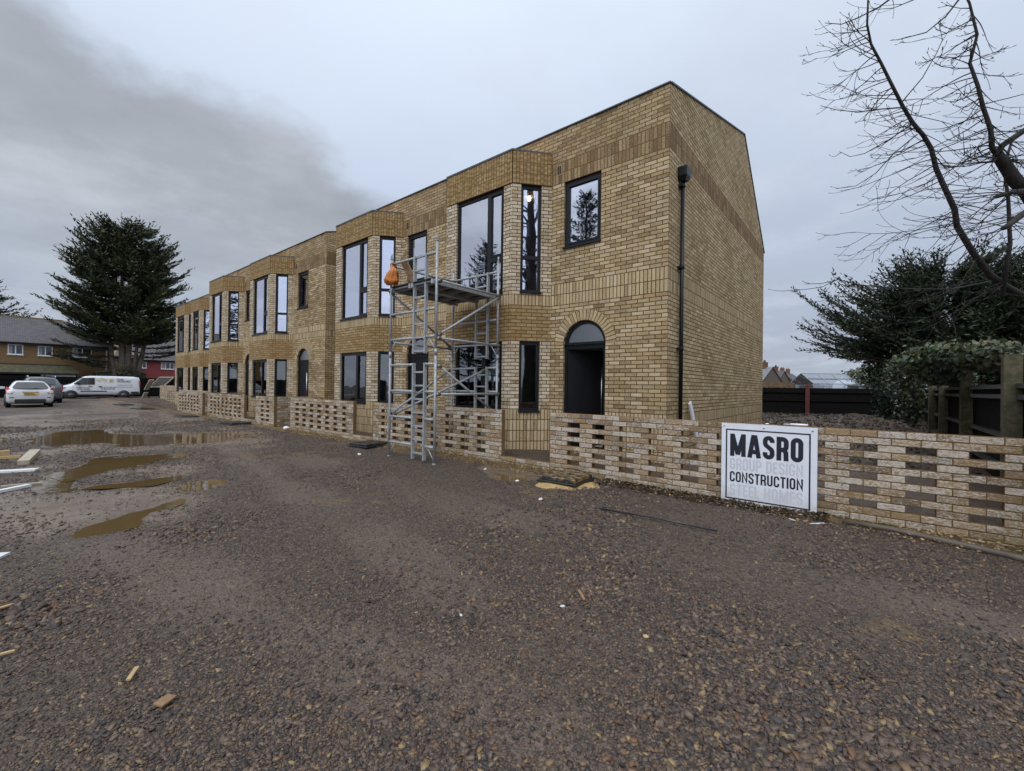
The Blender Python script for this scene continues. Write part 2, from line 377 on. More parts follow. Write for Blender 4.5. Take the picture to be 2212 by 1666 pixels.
def house(label, xr, i1, xl, y0=0.0, dx=.32, gable_r=False, gable_l=False, door_open=None, group='new yellow brick terraced houses', lower=True, name='terraced_house', bw=2.01, flat=True):
    """one house of the terrace: door and small window at the right, canted two-storey bay at the left; built in world x, front face on y0"""
    h = thing(name, label, 'house', (0, 0, 0), 0, group)
    mb = MB(); Y = y0
    c1, c2, i2 = i1-.55, i1-.55-bw, i1-1.1-bw; yb = Y-.65
    # ---- flat front right of the bay: outside faces -y, so run from left to right
    fr = Frame((i1, Y), (i1+1, Y)); L = xr-i1
    da, db = dx+.02, dx+.98; zs = 2.385; r = (db-da)/2
    wa, wb = dx-.005, dx+.85
    if flat: wall(mb, (i1, Y), (xr, Y), FB, [(wa, wb, 4.4, 5.775), (da, db, .33, zs, 1), (da, db, zs, zs+r, 1)], u0=i1, arch=(da, db, zs, r))
    # the rect above the springing has no straight reveals: bay
    cant = [((c1, yb), (i1, Y)), ((c2, yb), (c1, yb)), ((i2, Y), (c2, yb))]
    ps = {'soldier_wave': .018}
    wall(mb, *cant[0], BB, [(.19, .635, 1.0, 2.475), (.19, .635, 3.5, 5.775)], u0=.0, proud=ps)
    wall(mb, *cant[1], BB, [(.33, bw-.23, 1.0, 2.475), (.33, bw-.23, 3.5, 5.775)], u0=.3, proud=ps)
    wall(mb, *cant[2], BB, [(.19, .635, 1.0, 2.475), (.19, .635, 3.5, 5.775)], u0=.6, proud=ps)
    # front wall above the bay roof
    wall(mb, (i2, Y), (i1, Y), [(6.3, 6.9, 'wall_top')], u0=i2)
    if i2-xl > .02: wall(mb, (xl, Y), (i2, Y), FB, u0=xl)
    prof = [(0, -.3), (DEPTH, -.3), (DEPTH, EAVE_Z), (RIDGE_Y, RIDGE_Z), (0, 6.9)]
    s1 = (RIDGE_Z-6.9)/RIDGE_Y; s2 = (EAVE_Z-RIDGE_Z)/(DEPTH-RIDGE_Y)
    pl = [(s1, -1, 6.9), (s2, -1, RIDGE_Z-s2*RIDGE_Y)]
    if gable_r: wall(mb, (xr, Y), (xr, Y+DEPTH), GB, u0=.1, planes=pl)
    if gable_l:
        pl2 = [(-a, b, c+a*DEPTH) for a, b, c in pl]; wall(mb, (xl, Y+DEPTH), (xl, Y), GB, u0=.1, planes=pl2)
    wall(mb, (xr, Y+DEPTH), (xl, Y+DEPTH), [(-.3, EAVE_Z, 'brick')], u0=.2)
    mb.build('wall', BMATS, h)
    # ---- roof, bay roof, verge trim
    rf = MB(); e = .03
    g0 = xr-.0 if gable_r else xr
    rf.poly([(xl, Y+.02, 6.9-e), (xr, Y+.02, 6.9-e), (xr, Y+RIDGE_Y, RIDGE_Z-e), (xl, Y+RIDGE_Y, RIDGE_Z-e)])
    rf.poly([(xl, Y+RIDGE_Y, RIDGE_Z-e), (xr, Y+RIDGE_Y, RIDGE_Z-e), (xr, Y+DEPTH, EAVE_Z-e), (xl, Y+DEPTH, EAVE_Z-e)])
    roof = rf.build('roof', M['slate'], h)
    cp = MB(); o = .022
    cp.bar((xl, Y-.004, 6.912), (xr+(.012 if gable_r else 0), Y-.004, 6.912), .05, .024)
    if gable_r or gable_l:
        for gx in ([xr] if gable_r else [])+([xl] if gable_l else []):
            cp.bar((gx, Y+.03, 6.922), (gx, Y+RIDGE_Y, RIDGE_Z+.012), .045, .03); cp.bar((gx, Y+RIDGE_Y, RIDGE_Z+.012), (gx, Y+DEPTH+.05, EAVE_Z-.02), .045, .03)
    cp.build('coping', M['coping'], h)
    br = MB(); zc = 6.47; q = .03
    top = [(i1+.0, Y-.002), (c1+.012, yb-q), (c2-.012, yb-q), (i2, Y-.002)]
    br.idx([(x, y, z) for z in (6.452, 6.49) for x, y in top], [(0, 1, 2, 3)[::-1]]+[(i, i+4, (i+1) % 4+4, (i+1) % 4) for i in range(4)], 1, .5, False)
    br.poly([(x, y, 6.49) for x, y in top[::-1]])
    br.build('bay_roof', [M['timber_roof'], M['coping']], h)
    # ---- windows
    f0, f1, f2 = Frame(*cant[0]), Frame(*cant[1]), Frame(*cant[2])
    window(h, f0, .19, .635, 3.5, 5.775, None, .33, dbl=False); window(h, f1, .33, bw-.23, 3.5, 5.775, .68, .35); window(h, f2, .19, .635, 3.5, 5.775, None, .33, dbl=False)
    window(h, f0, .19, .635, 1.0, 2.475, gl='glass_low', dbl=False); window(h, f1, .33, bw-.23, 1.0, 2.475, .6, gl='glass_low'); window(h, f2, .19, .635, 1.0, 2.475, gl='glass_low', dbl=False)
    if flat: window(h, fr, wa, wb, 4.4, 5.775)
    if flat: front_door(h, fr, da, db, zs, r, door_open)
    # ---- rooms behind the glass
    rm = MB(); t = .15; Y2 = Y+4.2
    for z in (.30, 3.05): rm.poly([(xl+.02, Y+.13, z), (xr-.02, Y+.13, z), (xr-.02, Y2, z), (xl+.02, Y2, z)], 1)
    rm.idx([(c1-.03, yb+.13, z) for z in (3.0,)]+[(c2+.03, yb+.13, 3.0), (i2+.02, Y+.1, 3.0), (i1-.02, Y+.1, 3.0)], [(0, 1, 2, 3)], 1, .5, False)
    for z in (2.72, 5.95): rm.poly([(xl+.02, Y+.1, z), (xl+.02, Y2, z), (xr-.02, Y2, z), (xr-.02, Y+.1, z)], 0); rm.poly([(i2, Y+.1, z), (i1, Y+.1, z), (c1, yb+.12, z), (c2, yb+.12, z)], 0)
    rm.poly([(xl, Y2, .3), (xr, Y2, .3), (xr, Y2, 6.6), (xl, Y2, 6.6)], 0)
    for x in (xl+.06, xr-.12, i1+.0):
        q = Y+.12 if x != i1 else Y+.6
        rm.box((x-.05, q, .3), (x+.05, Y2, 5.95), 0)
    rm.build('interior_wall', [M['plaster'], M['floor']], h)
    return h
U = 5.131
hA1 = house('end terrace house nearest the camera with downpipe gable and open arched door', 0, -2.497, -5.61, 0, .32, gable_r=True, door_open=True)
hA2 = house('terraced house with its front door behind the scaffold tower', -5.61, -2.497-U, -10.95, 0, .2, gable_l=True)
hB1 = house('terraced house with a closed arched door just left of the alley gap', -12.065, -14.56, -17.68, 0, .32, gable_r=True)
hB2 = house('terraced house with narrow dark window, left half of the middle pair', -17.68, -14.56-U, -22.95, 0, .2, gable_l=True)
hC1 = house('terraced house of the far pair, its bay half hidden by the middle pair', -24.8, -26.75, -29.65, .95, .32, gable_r=True, bw=1.7)
hC2 = house('farthest house of the terrace with black downpipe on its left corner', -29.65, -29.65, -33.1, .95, .2, gable_l=True, bw=2.1, flat=False)
# ------------------------------------------------------------------ downpipes
def downpipe(h, x, y, ztop, zbot, nx, ny, hopper=True):
    """round pipe standing 60 mm off the wall face whose outward normal is (nx, ny)"""
    off = .065; px, py = x+nx*off, y+ny*off
    m = MB(); m.tube([(px, py, zbot), (px, py, ztop)], .036, 10)
    for z in np.arange(zbot+.6, ztop, 1.5):
        m.tube([(px, py, z-.03), (px, py, z+.03)], .045, 10); m.box((px-nx*off-.02-abs(ny)*.05, py-ny*off-.02-abs(nx)*.05, z-.02), (px+.02+abs(ny)*.05-nx*.0, py+.02+abs(nx)*.05, z+.02))
    d = m.build('downpipe', M['black_pipe'], h)
    if hopper:
        b = MB(); w, t = .12, .085
        cx, cy = x+nx*(t+.005), y+ny*(t+.005)
        V = []
        for z, k in ((ztop, .55), (ztop+.08, .95), (ztop+.24, 1.0), (ztop+.24, .9), (ztop+.12, .85)):
            hx = (w if abs(ny) else t)*k; hy = (t if abs(ny) else w)*k
            V += [(cx-hx, cy-hy, z), (cx+hx, cy-hy, z), (cx+hx, cy+hy, z), (cx-hx, cy+hy, z)]
        Fc = [(3, 2, 1, 0), (16, 17, 18, 19)]+[(k*4+j, k*4+(j+1) % 4, k*4+4+(j+1) % 4, k*4+4+j) for k in range(4) for j in range(4)]
        b.idx(V, Fc, 0, .5, False); b.build('hopper', M['black_pipe'], d)
downpipe(hA1, 0, .52, 5.33, .15, 1, 0)
downpipe(hC2, -33.02, .95, 6.2, .1, 0, -1, False)
# ------------------------------------------------------------------ pierced garden walls, laid brick by brick
def wallbrick():
    t = NT('garden_wall_brick'); o = t.obj(); tint = t.attr('tint')
    base = t.ramp(tint, [(0, S(141, 115, 82)), (.12, S(151, 125, 90)), (.26, S(132, 110, 82)), (.4, S(146, 121, 89)), (.55, S(125, 104, 79)), (.68, S(155, 129, 94)), (.82, S(139, 116, 87)), (.93, S(116, 97, 76))], 'CONSTANT')
    w = t.n('ShaderNodeTexWhiteNoise', noise_dimensions='1D'); t.l(tint, w.inputs['W'])
    fine = t.noise(o, 60, 5, .7); st = t.noise(t.map(o, (1, 1, 2.2)), 17, 7, .75, dist=1.6)
    base = t.mix(t.math('MULTIPLY', t.step(fine, .4, .8), .45), base, S(96, 78, 58))
    st2 = t.noise(t.map(o, (1, 1, 2.6)), 13, 7, .8, dist=2.4)
    thr = t.math('SUBTRACT', st2, t.math('MULTIPLY', w.outputs[0], .13))
    base = t.mix(t.math('MULTIPLY', t.step(thr, .40, .52), .75), base, S(212, 203, 190))
    low = t.step(t.n('ShaderNodeSeparateXYZ').outputs[2], .9, 1) if False else None
    sp = t.n('ShaderNodeSeparateXYZ'); t.l(t.pos(), sp.inputs[0])
    dirt = t.math('MULTIPLY', t.step(t.math('SUBTRACT', .42, t.math('ADD', sp.outputs[2], t.math('MULTIPLY', t.noise(o, 5, 4), .3))), 0, .25), .6)   # splashed mud and algae near the ground
    base = t.mix(dirt, base, S(112, 98, 56))
    t.set(base, .92, spec=.2)
    t.bump(t.math('ADD', t.math('MULTIPLY', st, 1.0), t.math('MULTIPLY', fine, .5)), .008, 1)
    return t.m
M['gw'] = wallbrick(); M['gw_mortar'] = plain('sandy_mortar', S(112, 88, 54), .95, var=.2, scale=20, bump=.003)
def garden_wall(x0, x1, y, label, ztop=1.09, n=15, holes=True, ret_l=0, ret_r=0, y_in=None, halfstart=True, hole_rows=(2, 4, 6, 8, 10), group='pierced brick garden walls', phase=0):
    """x0 < x1, outer face on y, half-brick thick; hole_rows leave out every second brick; ret_*: length of plain returns towards the house"""
    r = random.Random(int(abs(x0)*1000)); bb = MB(); mm = MB(); T = .1025; P = .225; H = .075; L = x1-x0
    def lay(a, b, z, ya, yb, ax='x'):
        j = lambda s=.004: r.uniform(-s, s)
        t = r.random()
        if ax == 'x': bb.box((a+.005, ya+j(), z+.005+j(.001)), (b-.005, yb+j(), z+H-.005+j(.001)), 0, t, bev=.004); mm.box((a, ya+.007, z), (b, yb-.007, z+H-.001))
        else: bb.box((ya+j(), a+.005, z+.005), (yb+j(), b-.005, z+H-.005), 0, t, bev=.004); mm.box((ya+.007, a, z), (yb-.007, b, z+H-.001))
    for k in range(n):
        z = ztop-(k+1)*H; s = x0; half = ((k+phase) % 2 == 0); first = True; hole = holes and k in hole_rows; i = 0
        while s < x1-.02:
            w = P/2 if (half and first) else P
            e = min(s+w, x1)
            if x1-e < .06: e = x1
            edge = (s-x0 < .3 and not first) or first or x1-e < .10
            if hole and not edge and i % 2 == 0: pass
            else: lay(s, e, z, y, y+T)
            first = False; i += 1; s = e
        for xr_, rl in ((x0, ret_l), (x1-T, ret_r)):
            s = y+T
            if rl:
                h0 = k % 2 == 0
                while s < y+T+rl-.01:
                    e = min(s+(P/2 if h0 else P), y+T+rl); h0 = False
                    lay(s, e, z, xr_, xr_+T, 'y'); s = e
    o = bb.build('garden_wall', [M['gw']]); tag(o, label, 'garden wall', group)
    mm.build('mortar', [M['gw_mortar']], o)
    return o
YW = -1.62
garden_wall(-1.36, 4.27, YW, 'long pierced brick garden wall behind the white sign board')
garden_wall(-6.53, -2.42, YW, 'pierced brick garden wall between the legs of the scaffold tower')
garden_wall(-11.0, -7.42, YW, 'pierced brick garden wall directly left of the scaffold tower', ret_r=0, ret_l=.9)
garden_wall(-13.7, -12.2, YW, 'short pierced brick wall with a plain return beside the alley gap', ret_r=1.5, phase=1)
garden_wall(-18.8, -14.75, YW, 'pierced brick wall in front of the middle pair, right of the yellow bucket')
garden_wall(-23.3, -19.5, YW, 'pierced brick wall with plain right end just left of the yellow bucket', ret_r=1.4)
garden_wall(-29.2, -23.9, -.2, 'set-back pierced brick wall below the far pair of houses', ztop=1.1)
garden_wall(-37.2, -34.4, .9, 'pale pierced brick wall beyond the last house', ztop=1.1, group='brick walls at the end of the terrace')
garden_wall(-42.5, -37.6, 1.6, 'plain brick wall with a square end pier beside the van', ztop=1.3, n=18, holes=False, ret_l=.6, group='brick walls at the end of the terrace')
for a, b, l in ((-2.42, -1.36, 'low brick kerb across the path gap to the open door'), (-7.42, -6.53, 'low brick kerb across the gap behind the black tray'), (-14.75, -13.7, 'low brick kerb across the gap left of the alley wall')):
    garden_wall(a, b, YW-.004, l, ztop=.245, n=4, holes=False, group='low brick kerbs across the path gaps')
# ------------------------------------------------------------------ ground
def fnoise(x, y, s, seed):                                 # smooth value noise
    x = x/s; y = y/s; xi = np.floor(x).astype(int); yi = np.floor(y).astype(int); fx = x-xi; fy = y-yi
    fx = fx*fx*(3-2*fx); fy = fy*fy*(3-2*fy)
    def h(a, b):
        v = np.sin(a*127.1+b*311.7+seed*74.7)*43758.5453; return v-np.floor(v)
    return (h(xi, yi)*(1-fx)+h(xi+1, yi)*fx)*(1-fy)+(h(xi, yi+1)*(1-fx)+h(xi+1, yi+1)*fx)*fy
def sst(v, a, b): t = np.clip((v-a)/(b-a), 0, 1); return t*t*(3-2*t)
def in_poly(x, y, P, soft):                                # signed-distance style coverage of a polygon
    d = np.full(x.shape, 1e9); c = np.zeros(x.shape, bool); n = len(P)
    for i in range(n):
        ax, ay = P[i]; bx, by = P[(i+1) % n]; ex, ey = bx-ax, by-ay
        t = np.clip(((x-ax)*ex+(y-ay)*ey)/(ex*ex+ey*ey), 0, 1); d = np.minimum(d, np.hypot(x-ax-t*ex, y-ay-t*ey))
        cr = ((ay > y) != (by > y)) & (x < (bx-ax)*(y-ay)/(by-ay+1e-12)+ax); c ^= cr
    return sst(np.where(c, d, -d), -soft, soft)
def pxpoly(pts): return [tuple(gz_hit(*q)[:2]) for q in pts]
PUD = {
 'far': pxpoly([(75, 938), (150, 930), (238, 926), (242, 934), (330, 938), (420, 933), (500, 934), (560, 938), (500, 948), (420, 956), (330, 962), (237, 960), (120, 963), (60, 952)]),
 'mid': pxpoly([(150, 1020), (200, 1005), (205, 992), (270, 985), (350, 979), (392, 977), (395, 984), (330, 994), (280, 1008), (225, 1018), (180, 1028)]),
 'thin': pxpoly([(170, 1054), (215, 1044), (300, 1036), (370, 1029), (372, 1034), (320, 1046), (250, 1050)]),
 'near': pxpoly([(186, 1147), (215, 1126), (280, 1106), (335, 1090), (375, 1077), (402, 1080), (372, 1092), (335, 1106), (300, 1128), (245, 1143)]),
 'small': pxpoly([(370, 1052), (400, 1040), (450, 1034), (480, 1038), (470, 1048), (430, 1058)]),
 'slick': pxpoly([(60, 1052), (110, 1020), (190, 1000), (215, 985), (250, 982), (215, 1000), (160, 1030), (150, 1058), (100, 1062)]),
 'door': pxpoly([(1040, 1012), (1085, 1006), (1150, 1020), (1168, 1034), (1120, 1040), (1060, 1030)]),
}
MUD = pxpoly([(-60, 905), (250, 880), (420, 900), (560, 935), (600, 960), (480, 1010), (440, 1060), (400, 1120), (300, 1190), (120, 1170), (-60, 1110)])
MUD2 = pxpoly([(180, 868), (480, 872), (500, 884), (330, 892), (200, 884)])
TRK = [pxpoly(q) for q in ([(2050, 1660), (1500, 1500), (1150, 1360), (850, 1190), (650, 1070), (480, 960)], [(2212, 1370), (1850, 1270), (1500, 1205), (1150, 1130), (850, 1050), (650, 985)], [(1500, 1700), (1100, 1560), (700, 1390), (400, 1240), (200, 1150)])]
def track(x, y):
    d = np.full(x.shape, 1e9)
    for P in TRK:
        for (ax, ay), (bx, by) in zip(P[:-1], P[1:]):
            ex, ey = bx-ax, by-ay; t = np.clip(((x-ax)*ex+(y-ay)*ey)/(ex*ex+ey*ey), 0, 1); d = np.minimum(d, np.hypot(x-ax-t*ex, y-ay-t*ey))
    w = (fnoise(x, y, .8, 31)-.5)*.35+(fnoise(x, y, .25, 32)-.5)*.16
    return sst(-(d+w), -.42, -.12)*(.35+.65*sst(fnoise(x, y, 1.7, 33), .25, .6))
def fields(x, y):
    """ground height plus material masks: mud, sand, soil, wet"""
    n1 = fnoise(x, y, 2.3, 1)-.5; n2 = fnoise(x, y, .7, 2)-.5; n3 = fnoise(x, y, .22, 3)-.5; n4 = fnoise(x, y, 6., 4)-.5
    near = sst(-np.hypot(x-1, y+5), -30, -12)
    z = .10+n4*.03+n1*.022+n2*.014+n3*.010+(fnoise(x, y, .11, 5)-.5)*.008
    pud = np.zeros_like(x)
    jx, jy = (n2+n3*.6)*.5, (fnoise(x, y, .5, 7)-.5)*.5
    for k, P in PUD.items():
        if k == 'far': pud = np.maximum(pud, in_poly(x+jx*1.3, y+jy*1.1, P, .3))
        else: pud = np.maximum(pud, in_poly(x+jx*.5, y+jy*.45, P, .14))
    z = z-(n4*.03+n1*.022)*pud-pud*.032
    damp = np.zeros_like(x)
    for k, P in PUD.items(): damp = np.maximum(damp, in_poly(x+jx, y+jy, [(P[0][0]*0+q[0], q[1]) for q in P], .75))
    fields.damp = damp
    mud = np.clip(in_poly(x, y, MUD, .8)*(.35+.9*sst(n1+n2*.6, -.25, .3)), 0, 1)
    mud = np.maximum(mud, in_poly(x, y, MUD2, 1.)*.8)
    mud = np.maximum(mud, sst(pud, .02, .5))
    mud = np.maximum(mud, sst(-x, 16, 24)*.55*sst(n1+n4*.5, -.2, .25))
    # sandy strip trodden along the foot of the garden walls
    wob = n1*.35+n2*.25
    sand = sst(y, YW-.55, YW-.15) if False else sst(y+wob, YW-.5-.35*sst(-x, -1, 3)*sst(x, -6.5, -5), YW-.12)*(1-sst(y, .0, .2))
    sand = sand*sst(-np.abs(x+20), -26, -24)
    sand = np.maximum(sand*.85, sst(n1*n2*8+n3, .55, .9)*.5)
    soil = sst(y, YW+.1, YW+.4)
    z = z+sand*(.0+.025*fnoise(x, y, .3, 41)*sst(y, YW-.45, YW-.05))*(1-pud)*sst(-y, 1.3, 1.5)
    z = z+soil*(.06+.06*n2)-.0
    garden = sst(x, -.1, .6)*soil
    z = z+garden*(sst(y, -1, 9)*.30-sst(y, 13, 22)*.34)+garden*n3*.12*sst(y, 2, 6)+garden*n2*.2*sst(y, 6, 12)
    z = z+.03*sst(-np.abs(x+3.4), -3.5, -1)*sst(y, -3, YW)
    return z, mud, sand*(1-soil*.6), soil, pud
def grid_axis(parts):
    a = [np.arange(s, e, d) for s, e, d in parts]; return np.concatenate(a+[np.array([parts[-1][1]])])
gx = grid_axis([(-500, -120, 40), (-120, -60, 6), (-60, -30, .7), (-30, -9, .16), (-9, 4.6, .045), (4.6, 12, .3), (12, 60, 4), (60, 500, 40)])
gy = grid_axis([(-500, -60, 40), (-60, -20, 3), (-20, -8, .5), (-8, -1.2, .045), (-1.2, 2, .12), (2, 28, .3), (28, 80, 4), (80, 500, 40)])
X, Y = np.meshgrid(gx, gy); Zg, mud, sand, soil, pud = fields(X, Y); damp = fields.damp.copy()
nx, ny = len(gx), len(gy); I = np.arange(nx*ny).reshape(ny, nx)
Fq = np.stack([I[:-1, :-1], I[:-1, 1:], I[1:, 1:], I[1:, :-1]], -1).reshape(-1, 4)
def ground_mat():
    t = NT('wet_gravel_yard'); p = t.pos(); mud_, sand_, soil_, wet_ = (t.attr(k) for k in ('mud', 'sand', 'soil', 'wet')); trk = t.attr('track'); damp_ = t.attr('damp')
    v1 = t.n('ShaderNodeTexVoronoi'); v1.inputs['Scale'].default_value = 42; t.l(p, v1.inputs['Vector'])
    v2 = t.n('ShaderNodeTexVoronoi'); v2.inputs['Scale'].default_value = 95; t.l(p, v2.inputs['Vector'])
    s1 = t.n('ShaderNodeSeparateColor'); t.l(v1.outputs['Color'], s1.inputs[0]); s2 = t.n('ShaderNodeSeparateColor'); t.l(v2.outputs['Color'], s2.inputs[0])
    G = [(0, S(60, 51, 44)), (.2, S(90, 77, 67)), (.36, S(74, 65, 60)), (.5, S(103, 87, 75)), (.64, S(53, 47, 44)), (.76, S(116, 99, 82)), (.86, S(84, 71, 59)), (.95, S(134, 117, 97))]
    g = t.mix(.3, t.ramp(s1.outputs[0], G, 'CONSTANT'), t.ramp(s2.outputs[0], G, 'CONSTANT'))
    big = t.noise(p, .9, 5, .6); med = t.noise(p, 7, 5, .65); fin = t.noise(p, 60, 4, .7)
    g = t.mix(t.math('MULTIPLY', t.step(big, .4, .7), .5), g, S(88, 74, 60))
    g = t.mix(t.math('MULTIPLY', t.step(med, .5, .75), .35), g, S(56, 49, 46))
    m = t.ramp(t.math('ADD', t.math('MULTIPLY', med, .6), t.math('MULTIPLY', fin, .4)), [(.3, S(104, 89, 75)), (.5, S(130, 114, 99)), (.68, S(148, 133, 119))])
    sa = t.ramp(t.math('ADD', t.math('MULTIPLY', med, .6), t.math('MULTIPLY', fin, .4)), [(.3, S(92, 74, 46)), (.52, S(120, 98, 62)), (.7, S(142, 119, 80))])
    so = t.ramp(t.math('ADD', t.math('MULTIPLY', med, .5), t.math('MULTIPLY', s1.outputs[1], .5)), [(.25, S(50, 41, 34)), (.5, S(84, 69, 57)), (.75, S(112, 94, 78))])
    fines = t.ramp(t.math('ADD', t.math('MULTIPLY', med, .5), t.math('MULTIPLY', s2.outputs[0], .5)), [(.25, S(82, 69, 59)), (.5, S(106, 90, 78)), (.75, S(126, 109, 95))])
    g = t.mix(t.math('MULTIPLY', trk, .8), g, fines)
    mk = t.step(t.math('ADD', mud_, t.math('MULTIPLY', t.math('SUBTRACT', fin, .5), .5)), .3, .7)
    sk = t.step(t.math('ADD', sand_, t.math('MULTIPLY', t.math('SUBTRACT', t.noise(p, 14, 5, .7), .5), .9)), .35, .65)
    c = t.mix(mk, g, m); c = t.mix(sk, c, sa); c = t.mix(t.step(soil_, .3, .7), c, so)
    c = t.mix(t.math('MULTIPLY', t.step(damp_, .02, .6), .45), c, S(70, 58, 44))
    grain = t.noise(p, 230, 3, .8); c = t.mix(t.math('MULTIPLY', t.step(grain, .35, .62), .38), c, S(48, 40, 35)); c = t.mix(t.math('MULTIPLY', t.step(grain, .62, .74), .35), c, S(150, 134, 118))
    dry = t.math('SUBTRACT', t.math('MULTIPLY', t.step(t.noise(p, .45, 3), .4, .62), -.26), t.math('MULTIPLY', mk, .42))
    r = t.math('ADD', .74, t.math('ADD', dry, t.math('MULTIPLY', t.math('SUBTRACT', fin, .5), .3)), clamp=True)
    r = t.math('SUBTRACT', r, t.math('MULTIPLY', t.step(damp_, .0, .5), .34), clamp=True)
    t.set(c, r, spec=.45)
    hh = t.math('ADD', t.math('MULTIPLY', t.math('SUBTRACT', 1.0, v1.outputs['Distance']), t.math('MULTIPLY', t.math('ADD', s1.outputs[1], .25), .9)), t.math('MULTIPLY', t.math('MULTIPLY', t.math('SUBTRACT', 1.0, v2.outputs['Distance']), s2.outputs[1]), .5))
    hh = t.math('MULTIPLY', hh, t.math('SUBTRACT', 1.0, t.math('MULTIPLY', mk, .82)))
    t.bump(t.math('ADD', hh, t.math('MULTIPLY', fin, .35)), .016, 1)
    return t.m
ground = np_mesh('ground', np.stack([X, Y, Zg], -1).reshape(-1, 3), Fq, ground_mat(), smooth=True); tag(ground, 'wet stony yard with mud and gravel', None, None, 'structure')
for k, a in (('mud', mud), ('sand', sand), ('soil', soil), ('wet', pud), ('damp', damp), ('track', track(X, Y))):
    at_ = ground.data.attributes.new(k, 'FLOAT', 'POINT'); at_.data.foreach_set('value', a.astype(np.float32).ravel())
def water_mat():
    t = NT('muddy_water'); p = t.pos()
    t.set(t.mix(t.noise(p, 1.5, 3), S(80, 64, 40), S(100, 82, 54)), .03, spec=.5); t.b.inputs['IOR'].default_value = 1.33
    t.bump(t.noise(t.map(p, (1, 1, 1)), 6, 2), .0016, 1); return t.m
M['water'] = water_mat()
def film_mat():
    t = NT('wet_mud_film'); p = t.pos(); n = t.noise(p, 4, 5, .6); t.set(t.ramp(n, [(.35, S(112, 98, 82)), (.65, S(146, 134, 122))]), t.math('ADD', .1, t.math('MULTIPLY', n, .25)), spec=.9); t.bump(t.noise(p, 16, 4), .02, 1); return t.m
M['film_water'] = film_mat()
for k, P in PUD.items():
    cx = sum(q[0] for q in P)/len(P); cy = sum(q[1] for q in P)/len(P)
    m = MB(); s = 1.3
    lv = {'slick': .078}.get(k, .083)
    m.poly([(cx+(x-cx)*s, cy+(y-cy)*s, lv) for x, y in P], 0, None, .5); 
    me = m.build('puddle_water', M['water']); tag(me, None, None, None, 'structure')
def gz(x, y): return float(fields(np.array([float(x)]), np.array([float(y)]))[0][0])
# ------------------------------------------------------------------ loose stones (one mass nobody could count)
def ico():
    g = (1+5**.5)/2; V = np.array([(-1, g, 0), (1, g, 0), (-1, -g, 0), (1, -g, 0), (0, -1, g), (0, 1, g), (0, -1, -g), (0, 1, -g), (g, 0, -1), (g, 0, 1), (-g, 0, -1), (-g, 0, 1)], float)
    V /= np.linalg.norm(V[0]); Fc = np.array([(0, 11, 5), (0, 5, 1), (0, 1, 7), (0, 7, 10), (0, 10, 11), (1, 5, 9), (5, 11, 4), (11, 10, 2), (10, 7, 6), (7, 1, 8), (3, 9, 4), (3, 4, 2), (3, 2, 6), (3, 6, 8), (3, 8, 9), (4, 9, 5), (2, 4, 11), (6, 2, 10), (8, 6, 7), (9, 8, 1)])
    return V, Fc
def stones(name, n, rmin, rmax, smin, smax, mat):
    u = RNG.random(n)**1.15; rr = rmin*(rmax/rmin)**u
    th = RNG.uniform(R(39.4-60)+math.pi/2, R(39.4+60)+math.pi/2, n)
    x = CAM.x+rr*np.cos(th); y = CAM.y+rr*np.sin(th)
    z, mud_, sand_, soil_, pud_ = fields(x, y)
    clus = fnoise(x, y, 1.3, 21)*.45+fnoise(x, y, .4, 22)*.3+fnoise(x+y*.6, y*.35-x*.2, .8, 25)*.25
    keep = (y < YW-.12) & (RNG.random(n) > mud_*.93) & (pud_ < .25) & (RNG.random(n) > sand_*.8) & (RNG.random(n) < .62+.4*sst(clus, .3, .7)) & (RNG.random(n) > track(x, y)*.75)
    x, y, z, clus, rr = x[keep], y[keep], z[keep], clus[keep], rr[keep]; n = len(x)
    s = smin+(smax-smin)*RNG.random(n)**4*(.45+.55*sst(clus, .3, .8)); s *= .85+.3*sst(clus, .3, .8)
    s = np.maximum(s, rr*.0013)
    V0 = np.array([(a, b, c) for c in (-1, 1) for b in (-1, 1) for a in (-1, 1)], float); F0 = np.array([(0, 2, 3, 1), (4, 5, 7, 6), (0, 1, 5, 4), (1, 3, 7, 5), (3, 2, 6, 7), (2, 0, 4, 6)])
    V = V0[None]*RNG.uniform(.35, 1.0, (n, 8, 1))+RNG.uniform(-.3, .3, (n, 8, 3))
    V = V*np.stack([RNG.uniform(.8, 1.5, n), RNG.uniform(.55, 1.05, n), RNG.uniform(.3, .7, n)], -1)[:, None]*s[:, None, None]
    a = RNG.uniform(0, 2*np.pi, n); b = RNG.normal(0, .4, n); ca, sa, cb, sb = np.cos(a), np.sin(a), np.cos(b), np.sin(b)
    x1 = V[..., 0]*cb[:, None]+V[..., 2]*sb[:, None]; z1 = -V[..., 0]*sb[:, None]+V[..., 2]*cb[:, None]
    V = np.stack([x1*ca[:, None]-V[..., 1]*sa[:, None]+x[:, None], x1*sa[:, None]+V[..., 1]*ca[:, None]+y[:, None], z1+z[:, None]+(s*.10)[:, None]], -1).reshape(-1, 3)
    Fq = (F0[None]+8*np.arange(n)[:, None, None]).reshape(-1, 4)
    o = np_mesh(name, V, Fq, mat, np.repeat(RNG.random(n), 6)); tag(o, 'loose crushed stones over the yard', None, None, 'stuff'); return o
